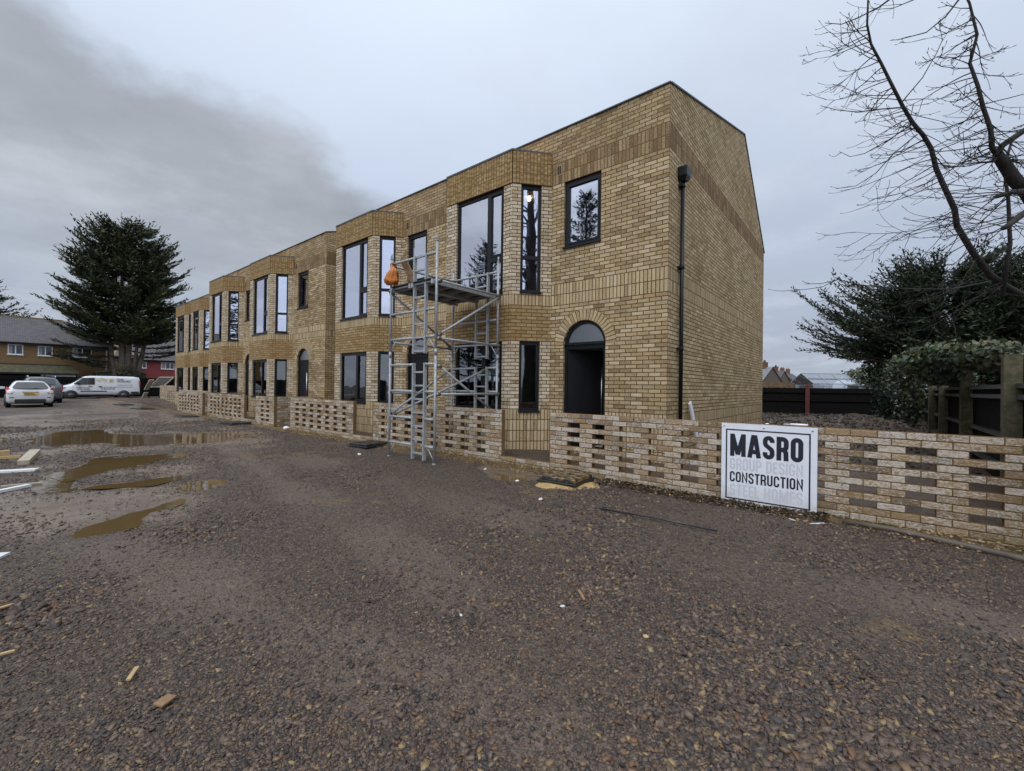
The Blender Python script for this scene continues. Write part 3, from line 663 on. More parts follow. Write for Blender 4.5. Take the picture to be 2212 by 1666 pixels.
def stone_mat():
    t = NT('crushed_stone'); c = t.ramp(t.attr('tint'), [(0, S(80, 67, 61)), (.12, S(109, 91, 80)), (.24, S(62, 56, 54)), (.36, S(97, 81, 71)), (.48, S(123, 106, 89)), (.58, S(71, 65, 64)), (.68, S(103, 84, 68)), (.77, S(85, 75, 68)), (.87, S(135, 110, 81)), (.94, S(119, 88, 62)), (.98, S(158, 136, 96)), (.998, S(176, 168, 154))], 'CONSTANT')
    n = t.noise(t.pos(), 90, 4, .7); t.set(t.mix(t.math('MULTIPLY', n, .5), c, S(52, 44, 38)), t.math('ADD', .42, t.math('MULTIPLY', n, .4)), spec=.4); return t.m
stones('gravel', 430000, 1.3, 22, .0052, .025, stone_mat())
def rebase(t, loc):
    loc = Vector(loc); t.location = loc
    for ch in t.children: ch.location = Vector(ch.location)-loc
    return t
for h_, l_ in ((hA1, (0, 0, .1)), (hA2, (-5.61, 0, .1)), (hB1, (-12.065, 0, .1)), (hB2, (-17.68, 0, .1)), (hC1, (-24.8, .95, .1)), (hC2, (-29.65, .95, .1))): rebase(h_, l_)
# ------------------------------------------------------------------ sign board with its lettering
def sign_mat():
    t = NT('white_sign_vinyl'); p = t.pos(); sp = t.n('ShaderNodeSeparateXYZ'); t.l(p, sp.inputs[0])
    n = t.noise(p, 7, 5, .7); splash = t.math('MULTIPLY', t.step(t.math('ADD', t.math('SUBTRACT', .42, sp.outputs[2]), t.math('MULTIPLY', t.math('SUBTRACT', n, .5), .7)), 0, .45), .4)   # mud splashed on the lower edge
    c = t.mix(t.math('MULTIPLY', t.step(n, .5, .7), .10), (.74, .75, .78, 1), (.5, .48, .44, 1)); c = t.mix(splash, c, (.38, .32, .24, 1)); t.set(c, .4); t.bump(t.noise(p, 5, 2), .006); return t.m
M['sign'] = sign_mat()
M['sign_black'] = plain('black_print', (.012, .012, .022, 1), .45, var=.1)
M['sign_grey'] = plain('pale_grey_print', (.58, .58, .61, 1), .45, var=.03)
M['screw'] = plain('zinc_screw', (.5, .5, .5, 1), .4, 1)
# condensed capitals: strokes on a unit-high cell, width w; each stroke is a polyline
def arc(cx, cy, rx, ry, a0, a1, n=7): return [(cx+rx*math.cos(R(a0+(a1-a0)*i/n)), cy+ry*math.sin(R(a0+(a1-a0)*i/n))) for i in range(n+1)]
def glyph(c, w, t):
    h = t/2; L, Rr, T, B = h, w-h, 1-h, h; k = min(.2, (w-t)*.5); m = .52
    def box(x0, x1, y0, y1, r): return arc(x0+r, y1-r, r, r, 180, 90)+arc(x1-r, y1-r, r, r, 90, 0)+arc(x1-r, y0+r, r, r, 0, -90)+arc(x0+r, y0+r, r, r, -90, -180)
    if c == 'O': return [(box(L, Rr, B, T, k), 1)]
    if c == 'Q': return [(box(L, Rr, B, T, k), 1), ([(w*.55, .25), (w*.98, .0)], 0)]
    if c == 'U': return [([(L, 1), (L, B+k)]+arc(L+k, B+k, k, k, 180, 270)[1:]+arc(Rr-k, B+k, k, k, -90, 0)+[(Rr, 1)], 0)]
    if c == 'C': return [([(Rr, .66), (Rr, T-k)]+arc(Rr-k, T-k, k, k, 0, 90)[1:]+arc(L+k, T-k, k, k, 90, 180)+arc(L+k, B+k, k, k, 180, 270)+arc(Rr-k, B+k, k, k, -90, 0)+[(Rr, .34)], 0)]
    if c == 'G': return glyph('C', w, t)[:1] and [([(Rr, .68), (Rr, T-k)]+arc(Rr-k, T-k, k, k, 0, 90)[1:]+arc(L+k, T-k, k, k, 90, 180)+arc(L+k, B+k, k, k, 180, 270)+arc(Rr-k, B+k, k, k, -90, 0)+[(Rr, .5-h), (w*.5, .5-h)], 0)]
    if c == 'S': return [([(Rr, .72), (Rr, T-k)]+arc(Rr-k, T-k, k, k, 0, 90)[1:]+arc(L+k, T-k, k, k, 90, 180)+[(L, .68), (L+.03, .6), (Rr-.03, .42), (Rr, .34)]+arc(Rr-k, B+k, k, k, 0, -90)+arc(L+k, B+k, k, k, -90, -180)+[(L, .3)], 0)]
    if c == 'D': return [([(L, B), (L, T), (Rr-k, T)]+arc(Rr-k, T-k, k, k, 90, 0)[1:]+arc(Rr-k, B+k, k, k, 0, -90), 1)]
    if c == 'P': return [([(L, 0), (L, T), (Rr-k, T)]+arc(Rr-k, T-k, k, k, 90, 0)[1:]+arc(Rr-k, .44+k, k, k, 0, -90)+[(L+h, .44)], 0)]
    if c == 'R': return [([(L, 0), (L, T), (Rr-k, T)]+arc(Rr-k, T-k, k, k, 90, 0)[1:]+arc(Rr-k, .46+k, k, k, 0, -90)+[(L+h, .46)], 0), ([(w*.62, .46), (Rr-.01, .34), (Rr, 0)], 0)]
    if c == 'M': return [([(L, 0), (L, 1)], 0), ([(Rr, 0), (Rr, 1)], 0), ([(L+h*.1, 1-h*.35), (w/2, h*.9)], 0), ([(Rr-h*.1, 1-h*.35), (w/2, h*.9)], 0)]
    if c == 'N': return [([(L, 0), (L, .9), (Rr, .1), (Rr, 1)], 0)]
    if c == 'A': return [([(h*.9, 0), (w/2-h*.45, 1-h)], 0), ([(w-h*.9, 0), (w/2+h*.45, 1-h)], 0), ([(w*.22, .26), (w*.78, .26)], 0), ([(w*.5-h*1.3, T), (w*.5+h*1.3, T)], 0)]
    if c == 'E': return [([(w, T), (L, T), (L, B), (w, B)], 0), ([(t, .5), (w*.9, .5)], 0)]
    if c == 'F': return [([(w, T), (L, T), (L, 0)], 0), ([(t, .5), (w*.9, .5)], 0)]
    if c == 'L': return [([(L, 1), (L, B), (w, B)], 0)]
    if c == 'T': return [([(0, T), (w, T)], 0), ([(w/2, 1-t), (w/2, 0)], 0)]
    if c == 'I': return [([(L, 0), (L, 1)], 0)]
    if c == 'H': return [([(L, 0), (L, 1)], 0), ([(Rr, 0), (Rr, 1)], 0), ([(t, .5), (w-t, .5)], 0)]
    if c == 'J': return [([(Rr, 1), (Rr, B+k)]+arc(Rr-k, B+k, k, k, 0, -90)[1:]+arc(L+k, B+k, k, k, -90, -180)+[(L, .3)], 0)]
    if c == 'K': return [([(L, 0), (L, 1)], 0), ([(t, .4), (Rr, 1)], 0), ([(w*.45, .58), (Rr, 0)], 0)]
    return []
def ribbon(mb, pts, closed, t, fn, lay):
    P = [Vector((x, y)) for x, y in pts]
    Q = [P[0]]
    for p in P[1:]:
        if (p-Q[-1]).length > 1e-5: Q.append(p)
    if closed and (Q[0]-Q[-1]).length < 1e-5: Q.pop()
    n = len(Q); A = []; B = []
    for i in range(n):
        a = Q[i-1] if (closed or i > 0) else None; b = Q[(i+1) % n] if (closed or i < n-1) else None
        d1 = (Q[i]-a).normalized() if a is not None else (b-Q[i]).normalized(); d2 = (b-Q[i]).normalized() if b is not None else d1
        n1 = Vector((-d1.y, d1.x)); n2 = Vector((-d2.y, d2.x)); mt = (n1+n2)
        mt = n1 if mt.length < .05 else mt.normalized(); k = t/2/max(.35, mt.dot(n1))
        A.append(Q[i]+mt*k); B.append(Q[i]-mt*k)
    V = [fn(p.x, p.y, lay) for p in A]+[fn(p.x, p.y, lay) for p in B]
    mb.idx(V, [(i, n+i, n+(i+1) % n, (i+1) % n) for i in range(n if closed else n-1)], 0, .5, False)
def lettering(mb, text, x0, x1, z0, z1, fn, t=.17, gap=.09, wide=1.0):
    W = {'M': .66, 'A': .54, 'I': t, 'T': .42, ' ': .2, 'N': .5, 'E': .36, 'L': .36, 'F': .36}
    ws = [W.get(c, .46) if c != 'I' else t for c in text]; tot = sum(ws)+gap*(len(text)-1); sx = (x1-x0)/tot; sz = z1-z0; x = 0; tt = t
    for c, w in zip(text, ws):
        for q, (pts, cl) in enumerate(glyph(c, w, tt)):
            ribbon(mb, pts, cl, tt, lambda u, v, l, x=x: fn(x0+(x+u)*sx, z0+v*sz, l), q)
        x += w+gap
SX0, SX1, SZ0, SZ1, SY = 1.295, 2.29, .09, 1.085, -1.665
sg = thing('sign_board', 'white square construction sign board with black lettering fixed to the garden wall', 'sign', (SX0, SY, SZ0))
b = MB()
NX = 14
for i in range(NX):                                        # slightly wavy vinyl sheet with real thickness
    for j in range(NX):
        q = lambda a, c: (SX0+(SX1-SX0)*a/NX, SY, SZ0+(SZ1-SZ0)*c/NX)
        b.poly([q(i, j), q(i+1, j), q(i+1, j+1), q(i, j+1)])
b.box((SX0, SY+.001, SZ0), (SX1, SY+.02, SZ1)); rebase
bo = b.build('board', M['sign'], sg)
def sfn(u, v, l): return (SX0+u*(SX1-SX0), SY-.0016-l*.0004, SZ0+v*(SZ1-SZ0))
m = MB(); ribbon(m, [(.058, .065), (.058, .922), (.93, .922), (.93, .065)], True, .016, sfn, 0); m.build('border', M['sign_black'], sg)
m = MB(); lettering(m, 'MASRO', .10, .868, .592, .872, sfn, t=.185, gap=.075); m.build('lettering', M['sign_black'], sg)
m = MB(); lettering(m, 'GROUP DESIGN', .10, .868, .425, .568, sfn, t=.15, gap=.085); m.build('lettering', M['sign_grey'], sg)
m = MB(); lettering(m, 'CONSTRUCTION', .10, .868, .272, .402, sfn, t=.15, gap=.085); m.build('lettering', M['sign_black'], sg)
m = MB(); lettering(m, 'STEEL HOMES', .10, .868, .103, .248, sfn, t=.15, gap=.085); m.build('lettering', M['sign_grey'], sg)
m = MB()
for u in (.03, .47, .955): m.tube([sfn(u, .965, 0), sfn(u, .965, 16)], .009, 8)
m.build('screw', M['screw'], sg); rebase(sg, (SX0, SY, SZ0))
# ------------------------------------------------------------------ scaffold tower
def alu_mat():
    t = NT('weathered_aluminium'); p = t.pos(); n = t.noise(p, 22, 5, .7); n2 = t.noise(p, 90, 4, .7)
    c = t.mix(t.step(n, .45, .75), S(164, 167, 168), S(112, 112, 108)); c = t.mix(t.step(n2, .66, .74), c, S(206, 203, 196))
    t.set(c, t.math('ADD', .38, t.math('MULTIPLY', n, .3)), .25, .5); return t.m
M['alu'] = alu_mat(); M['ply'] = plain('dark_plywood', (.035, .028, .022, 1), .8, var=.4)
XL, XR, YN, YF, ZB = -4.60, -3.24, -2.50, -.84, .12
st = thing('scaffold_tower', 'grey aluminium scaffold tower with ladder frames standing over the garden wall', 'scaffold tower', (XL, YN, ZB))
ZR = [.40, .90, 1.40, 1.90, 2.40, 2.90, 3.40, 3.90]
for (x, y) in ((XL, YN), (XR, YN), (XL, YF), (XR, YF)):
    m = MB(); zt = 4.12 if (x, y) != (XL, YN) else 4.02
    m.tube([(x, y, ZB), (x, y, 2.12)], .0242, 10); m.tube([(x, y, 2.12), (x, y, zt)], .0242, 10)
    m.tube([(x, y, 2.06), (x, y, 2.17)], .031, 10, 0); m.tube([(x, y, zt), (x, y, zt+.09)], .019, 8); m.tube([(x, y, zt-.02), (x, y, zt)], .03, 10)
    m.tube([(x, y, ZB-.02), (x, y, ZB+.0)], .036, 10); m.build('standard', M['alu'], st)
lx0, lx1 = XL+.745, XL+1.075
for y in (YN, YF):
    for z in ZR:
        m = MB(); m.tube([(XL+.025, y, z), (lx0-.0, y, z)], .0245, 8); m.tube([(lx1, y, z), (XR-.025, y, z)], .0245, 8); m.build('frame_rail', M['alu'], st)
    for z0, z1 in ((ZB+.02, 1.93), (2.1, 3.93)):
        m = MB()
        for x in (lx0, lx1): m.box((x-.0175, y-.03, z0), (x+.0175, y+.03, z1))
        zz = z0+.12 if z0 < 1 else z0+.05
        while zz < z1:
            m.box((lx0+.0175, y-.018, zz-.016), (lx1-.0175, y+.018, zz+.016)); zz += .25
        m.build('ladder', M['alu'], st)
    for x, s in ((XL, 1), (XR, -1)):
        for z in (2.4, .40):
            m = MB(); m.tube([(x, y, z-.26), (x+s*.2, y, z)], .012, 6); m.build('corner_brace', M['alu'], st)
M['clamp'] = plain('worn_cast_clamp', S(104, 96, 80), .6, .4, var=.3)
def clamp(m, p, d):
    p = Vector(p); d = Vector(d).normalized(); m.tube([p-d*.03, p+d*.03], .036, 8, 1); m.box((p.x-.04, p.y-.03, p.z-.035), (p.x+.02, p.y+.03, p.z+.02), 1)
def brace(a, b, r=.023, name='brace'):
    m = MB(); a, b = Vector(a), Vector(b); d = b-a; m.tube([a, b], r, 8); clamp(m, a+d*.02, d); clamp(m, b-d*.02, d); m.build(name, [M['alu'], M['clamp']], st)
for x, s in ((XL, 1), (XR, -1)):
    o = -s*.05
    brace((x+o, YN, 3.39), (x+o, YF, 3.39), name='side_rail')
    brace((x+o, YN, 2.36), (x+o, YF, 2.36), name='side_rail'); brace((x+o, YN, 1.36), (x+o, YF, 1.36), name='side_rail')
brace((XL+.05, YN, 3.86), (XL+.05, YF, 3.88), name='guard_rail')
brace((XR+.05, YN+.02, 2.42), (XR+.05, YF-.02, 3.36)); brace((XR+.05, YN+.02, 1.88), (XR+.05, YF-.02, .92))
brace((XL-.05, YN+.02, 3.36), (XL-.05, YF-.02, 2.40)); brace((XL-.05, YN+.02, .92), (XL-.05, YF-.02, 1.88))
brace((XL+.05, YN+.05, .93), (XR-.3, YF-.05, 1.86))
for xa, xb in ((XL+.05, XL+.68), (XL+.70, XR-.03)):
    m = MB(); z = 3.43; m.box((xa, YN-.06, z-.005), (xb, YF+.06, z+.01), 1)
    for x in (xa+.03, xb-.03): m.box((x-.025, YN-.06, z-.09), (x+.025, YF+.06, z-.006), 0)
    for y in np.linspace(YN+.08, YF-.08, 5): m.box((xa+.056, y-.02, z-.07), (xb-.056, y+.02, z-.006), 0)
    m.build('platform', [M['alu'], M['ply']], st)
rebase(st, (XL, YN, ZB))
# orange carrier bag knotted round the guard rail
_t = NT('orange_plastic'); _n = _t.noise(_t.pos(), 26, 4, .6, dist=1.5); M['bag'] = _t.set(_t.mix(_n, S(172, 90, 18), S(206, 124, 38)), .3); _t.bump(_n, .02)
bg = MB(); c = Vector((XL+.17, YN-.10, 3.62)); ns, nr = 26, 13; V = []; prof = [(0, -.19), (.07, -.20), (.13, -.18), (.165, -.135), (.165, -.09), (.145, -.03), (.118, .03), (.09, .085), (.065, .135), (.045, .18), (.03, .22), (.03, .26), (.042, .29)]
for i, (r_, z_) in enumerate(prof):
    for k in range(ns):
        A = 2*math.pi*k/ns; f = min(1, max(0, (i-2)/5)); w = 1+(.05+.16*f)*math.sin(A*8+i*.25)+.10*math.sin(A*2+.8+i*.15)+.05*math.sin(A*5+i)
        w *= random.uniform(.93, 1.08); r_ = r_ if False else r_; V.append((c.x+.03*math.cos(i*.9)+r_*w*math.cos(A)*1.08-.09*max(0, (i-7)/5)+.02*math.sin(i), c.y+r_*w*math.sin(A)*.85+.07*max(0, (i-7)/5), c.z+z_+(.03*math.sin(A*3+1) if i < 3 else 0)))
bg.idx(V, [(i*ns+k, i*ns+(k+1) % ns, (i+1)*ns+(k+1) % ns, (i+1)*ns+k) for i in range(nr-1) for k in range(ns)]+[tuple(reversed(range(ns)))])
bg.v = [tuple(Vector((c.x-.02, c.y, c.z+.24))+(Vector(v)-Vector((c.x-.02, c.y, c.z+.24)))*.88) for v in bg.v]; bo = bg.build('carrier_bag', M['bag']); tag(bo, 'orange plastic carrier bag hanging full from the scaffold guard rail', 'bag')
k_ = MB(); k_.tube([(c.x-.05, c.y+.03, c.z+.20), (c.x-.12, YN-.03, 3.90), (c.x-.13, YN+.035, 3.92), (c.x-.09, YN+.03, 3.84), (c.x-.04, c.y+.05, c.z+.22)], .014, 6); k_.build('handle', M['bag'], bo)
M['board'] = plain('old_scaffold_board', S(132, 104, 76), .85, var=.3, scale=12, bump=.002)
lb = MB(); lb.bar((XL+.55, YN+.16, 3.45), (XL+.27, YN+.05, 4.0), .15, .035, up=(0, 1, 0)); tag(lb.build('timber_plank', M['board']), 'short brown plank leaning on the scaffold platform beside the orange bag', 'plank')
# ------------------------------------------------------------------ loose things in the yard
M['tray'] = plain('black_recycled_plastic', (.014, .015, .016, 1), .5, var=.5, scale=20)
def dirty(name, col, dirtc, amt=.5, rough=.5):
    t = NT(name); n = t.noise(t.pos(), 9, 5, .7); t.set(t.mix(t.math('MULTIPLY', t.step(n, .42, .6), amt), col, dirtc), rough); t.bump(t.noise(t.pos(), 60, 3), .003); return t.m
M['tray_sand'] = dirty('sandy_black_plastic', (.016, .017, .018, 1), S(150, 122, 78), .8)
M['tray_wet'] = dirty('wet_black_plastic', (.016, .017, .018, 1), (.05, .05, .05, 1), .6, .2)
def tray(cx, cy, ang, w, l, label, mat, z=None, h=.085, tilt=0):
    z = gz(cx, cy) if z is None else z
    t = thing('inspection_cover', label, 'manhole cover', (cx, cy, z-.01), R(ang), 'black drain covers set in the yard')
    m = MB(); m.box((-w/2-.03, -l/2-.03, 0), (w/2+.03, l/2+.03, .03), 0, bev=.008); m.build('cover_frame', M['tray'], t)
    m = MB(); m.box((-w/2, -l/2, .028), (w/2, l/2, h), 0, bev=.012)
    for i in range(7):
        for j in range(7): m.box((-w/2+w*(i+.3)/7, -l/2+l*(j+.3)/7, h), (-w/2+w*(i+.75)/7, -l/2+l*(j+.75)/7, h+.004), 0)
    m.build('lid', M[mat], t); t.rotation_euler.x = R(tilt); return t
tray(-.74, -2.1, 4, .58, .56, 'black drain cover on a sand mound below the wall by the path gap', 'tray_sand', .135, .09)
tray(-6.12, -1.98, 6, .62, .6, 'black drain cover left of the scaffold, in front of the path gap', 'tray_wet', .13, .08)
tray(-14.2, -2.05, 3, .9, .62, 'black drain cover before the gap left of the alley wall', 'tray_wet', .11, .08)
tray(-19.2, -2.25, 2, 1.0, .6, 'black drain cover in front of the yellow bucket', 'tray_wet', .1, .06)
for px, py, l in ((308, 884, 'far drain cover in the stones left of the pierced walls'), (266, 875, 'farthest drain cover, in the muddy track near the van')):
    q = gz_hit(px, py); tray(q.x, q.y, 10, 1.3, .6, l, 'tray_wet', gz(q.x, q.y), .07)
sm = MB(); V = []; Fc = []
for i in range(6):
    for k in range(28):
        A = 2*math.pi*k/28; rr = (.02+.98*(1-i/5)); w = 1+.12*math.sin(A*3+1)+.07*math.sin(A*7+2); V.append((-.72+.62*rr*w*math.cos(A), -2.12+.52*rr*w*math.sin(A), .065+.075*(1-(rr)**2.2)))
Fc = [(i*28+k, i*28+(k+1) % 28, (i+1)*28+(k+1) % 28, (i+1)*28+k) for i in range(5) for k in range(28)]+[tuple(range(140, 168))]
sm.idx(V, Fc); M['sand'] = plain('builders_sand', S(168, 140, 92), .95, var=.2, scale=8, bump=.01); tag(sm.build('sand_mound', M['sand']), 'low yellow sand mound under the black drain cover by the path gap', 'sand')
def strip(name, label, cat, a, b, w, h, mat, za=None, zb=None, group=None, up=(0, 0, 1)):
    a = Vector((a[0], a[1], (gz(*a[:2]) if za is None else za)+h/2+.004)); b = Vector((b[0], b[1], (gz(*b[:2]) if zb is None else zb)+h/2+.004))
    m = MB(); m.bar(a, b, w, h, up=up); return tag(m.build(name, M[mat] if isinstance(mat, str) else mat), label, cat, group)
M['wood'] = plain('pale_sawn_timber', S(178, 150, 106), .8, var=.15, scale=10); M['wood_grey'] = plain('weathered_timber', S(170, 160, 140), .85, var=.2, scale=10)
PX = lambda x, y: tuple(gz_hit(x, y)[:2])
strip('timber_plank', 'short grey timber offcut lying end-on by the puddle at the left edge', 'plank', PX(50, 1003), PX(76, 980), .14, .075, 'wood_grey')
strip('timber_plank', 'pale white-painted board lying flat at the left edge', 'plank', PX(-20, 1021), PX(81, 1016), .16, .03, 'offwhite')
strip('timber_plank', 'brown timber batten on the stones at the left edge', 'plank', PX(-20, 994), PX(45, 990), .07, .05, 'wood')
strip('timber_plank', 'stubby yellow timber block above the brown batten at the left edge', 'plank', PX(-20, 987), PX(21, 984), .12, .09, 'wood')
strip('timber_plank', 'thin cream board just above the bright white trim', 'plank', PX(2, 1052), PX(92, 1042), .05, .025, 'wood_grey')
strip('plastic_trim', 'bright white plastic trim angled on the mud at the left edge', 'trim', PX(-10, 1066), PX(62, 1050), .07, .035, 'white')
strip('timber_plank', 'farthest yellow timber scrap at the left edge beside the big puddle', 'plank', PX(-20, 956), PX(6, 955), .12, .05, 'wood')
strip('plastic_trim', 'white board end cut off by the left edge of the picture', 'trim', PX(-25, 1205), PX(10, 1202), .12, .02, 'offwhite')
rd = MB(); a, b_ = gz_hit(1295, 1103), gz_hit(1550, 1152)
M['rod'] = plain('dark_steel_bar', (.05, .05, .055, 1), .35, .7); rd.tube([(a.x, a.y, gz(a.x, a.y)+.03), ((a.x+b_.x)/2, (a.y+b_.y)/2, .135), (b_.x, b_.y, gz(b_.x, b_.y)+.03)], .010, 8); tag(rd.build('steel_rod', M['rod']), 'thin dark steel rod lying on the gravel left of the sign', 'rod')
pp = MB(); A_ = gz_hit(1815, 1131); pts = [(2.52, -1.80), (2.9, -1.82), (3.3, -1.90), (3.65, -2.02), (4.1, -2.22), (4.6, -2.5)]
M['pipe'] = plain('muddy_grey_pipe', S(84, 74, 62), .5, var=.35, scale=8); pp.tube([(x, y, max(.09, gz(x, y)+.02)) for x, y in pts], .032, 10); tag(pp.build('conduit_pipe', M['pipe']), 'muddy dark pipe lying along the foot of the right-hand wall', 'pipe')
def crumple(name, label, x, y, s, mat, cat='litter', z=None, sq=.5, group=None):
    V0, F0 = ico(); m = MB(); r = random.Random(int(x*991+y*37)); z = gz(x, y) if z is None else z
    m.idx([(x+v[0]*s*r.uniform(.6, 1.4), y+v[1]*s*r.uniform(.6, 1.4), z+s*sq*.6+v[2]*s*sq*r.uniform(.5, 1.3)) for v in V0], [tuple(f) for f in F0], 0, .5, False)
    return tag(m.build(name, M[mat]), label, cat, group)
M['film'] = NT('clear_film').set((.42, .43, .44, 1), .15, spec=.8)
for x, y, s, l in ((3.5, -1.95, .035, 'scrap of clear plastic film wrapped on the dark pipe'), (3.64, -2.0, .03, 'second scrap of clear film further right on the dark pipe')): crumple('plastic_film', l, x, y, s, 'film', z=.1, sq=.6)
for px, py, s, l, mt in ((1117, 1038, .035, 'white crumpled tissue on the mud right of the scaffold', 'white'), (1048, 1014, .035, 'white and brown scrap below the pierced wall end', 'offwhite'), (776, 983, .05, 'white torn packet on the stones left of the scaffold', 'white'), (617, 928, .11, 'white plastic sheet scrap at the foot of the alley wall', 'white'), (1168, 1078, .035, 'cream stone chip on the gravel below the black cover', 'offwhite'), (1215, 1310, .018, 'lone white pebble in the open gravel', 'offwhite'), (995, 1328, .014, 'small pinkish pebble left of the lone white one', 'offwhite'), (1395, 1378, .016, 'cream wood chip on the gravel right of centre', 'wood')):
    q = gz_hit(px, py); crumple('litter_scrap', l, q.x, q.y, s, mt)
for a, b, l in (((277, 1478), (296, 1450), 'split yellow wood sliver in the foreground gravel'), ((-5, 1322), (28, 1312), 'bright yellow tube end at the left edge'), ((340, 1535), (372, 1512), 'flat brown wood chip in the near gravel'), ((0, 1422), (32, 1414), 'pale straw sliver near the left edge'), ((1250, 1282), (1262, 1302), 'rusty curled leaf stalk in the gravel')):
    q0, q1 = gz_hit(*a), gz_hit(*b); w = .05 if 'flat brown' in l else .018; mt = M['board'] if 'flat' in l or 'rusty' in l else (M['bagy'] if False else M['wood'])
    strip('wood_sliver', l, 'wood chip', q0[:2], q1[:2], w, .008, mt, .112, .112)
# bucket, leaning trim, things on the wall top
M['yellow'] = plain('yellow_plastic', S(214, 150, 24), .4, var=.1)
bk = MB(); bx, by = -20.9, -1.35; Vb = []
for r_, z_ in ((.0, .12), (.13, .12), (.17, .42), (.18, .42), (.16, .41), (.125, .14), (0, .14)):
    for k in range(16): A = 2*math.pi*k/16; Vb.append((bx+r_*math.cos(A), by+r_*math.sin(A), z_))
bk.idx(Vb, [(i*16+k, i*16+(k+1) % 16, (i+1)*16+(k+1) % 16, (i+1)*16+k) for i in range(6) for k in range(16)]); bo = bk.build('bucket', M['yellow']); tag(bo, 'yellow plastic bucket in the gap between two pierced walls', 'bucket'); bo.matrix_world = Matrix.Translation((bx, by, .2)) @ Matrix.Rotation(R(55), 4, 'X') @ Matrix.Translation((-bx, -by, -.2))
hh = MB(); hh.tube([(bx-.17, by, .40), (bx-.12, by-.12, .34), (bx, by-.17, .31), (bx+.12, by-.12, .34), (bx+.17, by, .40)], .006, 5); hh.build('handle', M['steel'], bo)
lt = MB(); lt.bar((.12, 1.6, .2), (.07, 1.05, 1.25), .12, .03, up=(1, 0, 0)); tag(lt.build('plastic_trim', M['white']), 'grey-white board leaning on the gable beside the downpipe', 'board')
tb = MB(); tb.tube([(2.02, YW+.05, 1.105), (2.19, YW+.055, 1.105)], .013, 8); tb.tube([(1.95, YW+.05, 1.103), (2.02, YW+.05, 1.105)], .005, 6); tag(tb.build('sealant_tube', M['white']), 'white tube lying on the wall top above the sign', 'tube')
crumple('litter_scrap', 'white crumbs of packing on the wall top left of the tube', 1.78, YW+.05, .02, 'white', z=1.09)
st_ = MB(); st_.box((-1.62, -1.02, .1), (-1.40, -.72, .30), 0, bev=.004); st_.box((-1.60, -1.0, .305), (-1.42, -.75, .37), 0, bev=.004); tag(st_.build('brick_stack', [M['gw']]), 'small stack of loose bricks beside the open door step', 'bricks')
# tape and cable offcuts
cb = MB(); cb.tube([(-.98, -1.85, .2), (-.85, -1.82, .26), (-.62, -1.83, .24), (-.4, -1.8, .15), (-.1, -1.9, .11)], .006, 6); tag(cb.build('cable_offcut', M['tray']), 'black cable looping out from behind the sandy drain cover', 'cable')
q = gz_hit(1740, 1128); cb = MB(); cb.tube([(q.x-.15, q.y+.02, .10), (q.x, q.y-.04, .085), (q.x+.16, q.y+.05, .11)], .009, 6); tag(cb.build('cable_offcut', M['offwhite']), 'short white cable offcut below the sign corner', 'cable')
# lamp glowing in the cant window room
lp = MB(); c = at(1143, 428, 10.1); lp.tube([c+Vector((0, 0, .53)), c+Vector((0, 0, .08))], .006, 6, 1); lp.tube([c+Vector((0, 0, .08)), c+Vector((0, 0, .02)), c-Vector((0, 0, .05)), c-Vector((0, 0, .08))], [.02, .05, .045, .01], 10, 0); tag(lp.build('pendant_lamp', [M['lamp'], M['white']]), 'small lit pendant lamp inside the upper side window', 'lamp')
# ------------------------------------------------------------------ vehicles
M['paint'] = plain('white_car_paint', (.66, .67, .68, 1), .25, var=.05, scale=2, coat=.6)
M['paint_dark'] = plain('dark_grey_car_paint', (.09, .12, .13, 1), .25, var=.1, coat=.8)
M['plastic'] = plain('black_bumper_plastic', (.018, .018, .02, 1), .5)
M['tyre'] = plain('tyre_rubber', (.015, .015, .015, 1), .8)
M['rim'] = plain('steel_rim', (.13, .13, .135, 1), .5, .5)
M['carglass'] = NT('dark_car_glass').set((.03, .035, .04, 1), .04, spec=.9)
M['red_light'] = NT('red_lamp_lens').set((.42, .02, .025, 1), .15)
M['clear_light'] = NT('clear_lamp_lens').set((.55, .57, .6, 1), .1)
M['plate'] = plain('yellow_number_plate', S(238, 196, 40), .4, var=.03)
def body_loft(m, st, mi=0):
    """stations (x, ztop, zbot, half-width belt, half-width roof, zbelt)"""
    K = 0; V = []
    for x, zt, zb, wb, wr, zbelt in st:
        zbl = min(zbelt, zt-.04)
        ring = [(0, zb), (wb*.9, zb), (wb*.985, zb+.12), (wb, (zb+zbl)/2), (wb*.985, zbl), (wr+(wb-wr)*.25, zbl+(zt-zbl)*.72), (wr, zt-.07*min(1, (zt-zbl)*2)), (wr*.86, zt-.012), (0, zt)]
        ring = ring+[(-y, z) for y, z in reversed(ring[1:-1])]
        K = len(ring); V += [(x, y, z) for y, z in ring]
    n = len(st); Fc = [(i*K+k, (i+1)*K+k, (i+1)*K+(k+1) % K, i*K+(k+1) % K) for i in range(n-1) for k in range(K)]
    Fc += [tuple(range(K)), tuple(reversed(range((n-1)*K, n*K)))]
    m.idx(V, Fc, mi)
def wheel(t, x, y, r, side):
    m = MB(); w = .2; a = y-side*w; m.tube([(x, a, r), (x, a+side*.02, r), (x, y-side*.02, r), (x, y, r)], [r*.94, r, r, r*.94], 22); wh = m.build('wheel', M['tyre'], t)
    m = MB(); m.tube([(x, y-side*.02, r), (x, y+side*.006, r)], r*.55, 18)
    m.build('rim', M['rim'], wh)
    m = MB()
    for k in range(6):
        A = k*math.pi/3; c = (x+r*.4*math.cos(A), r+r*.4*math.sin(A)); m.tube([(c[0], y+side*.004, c[1]), (c[0], y+side*.012, c[1])], r*.12, 8)
    m.tube([(x, y, r), (x, y+side*.02, r)], r*.16, 10); m.build('hub_cap', M['plastic'], wh)
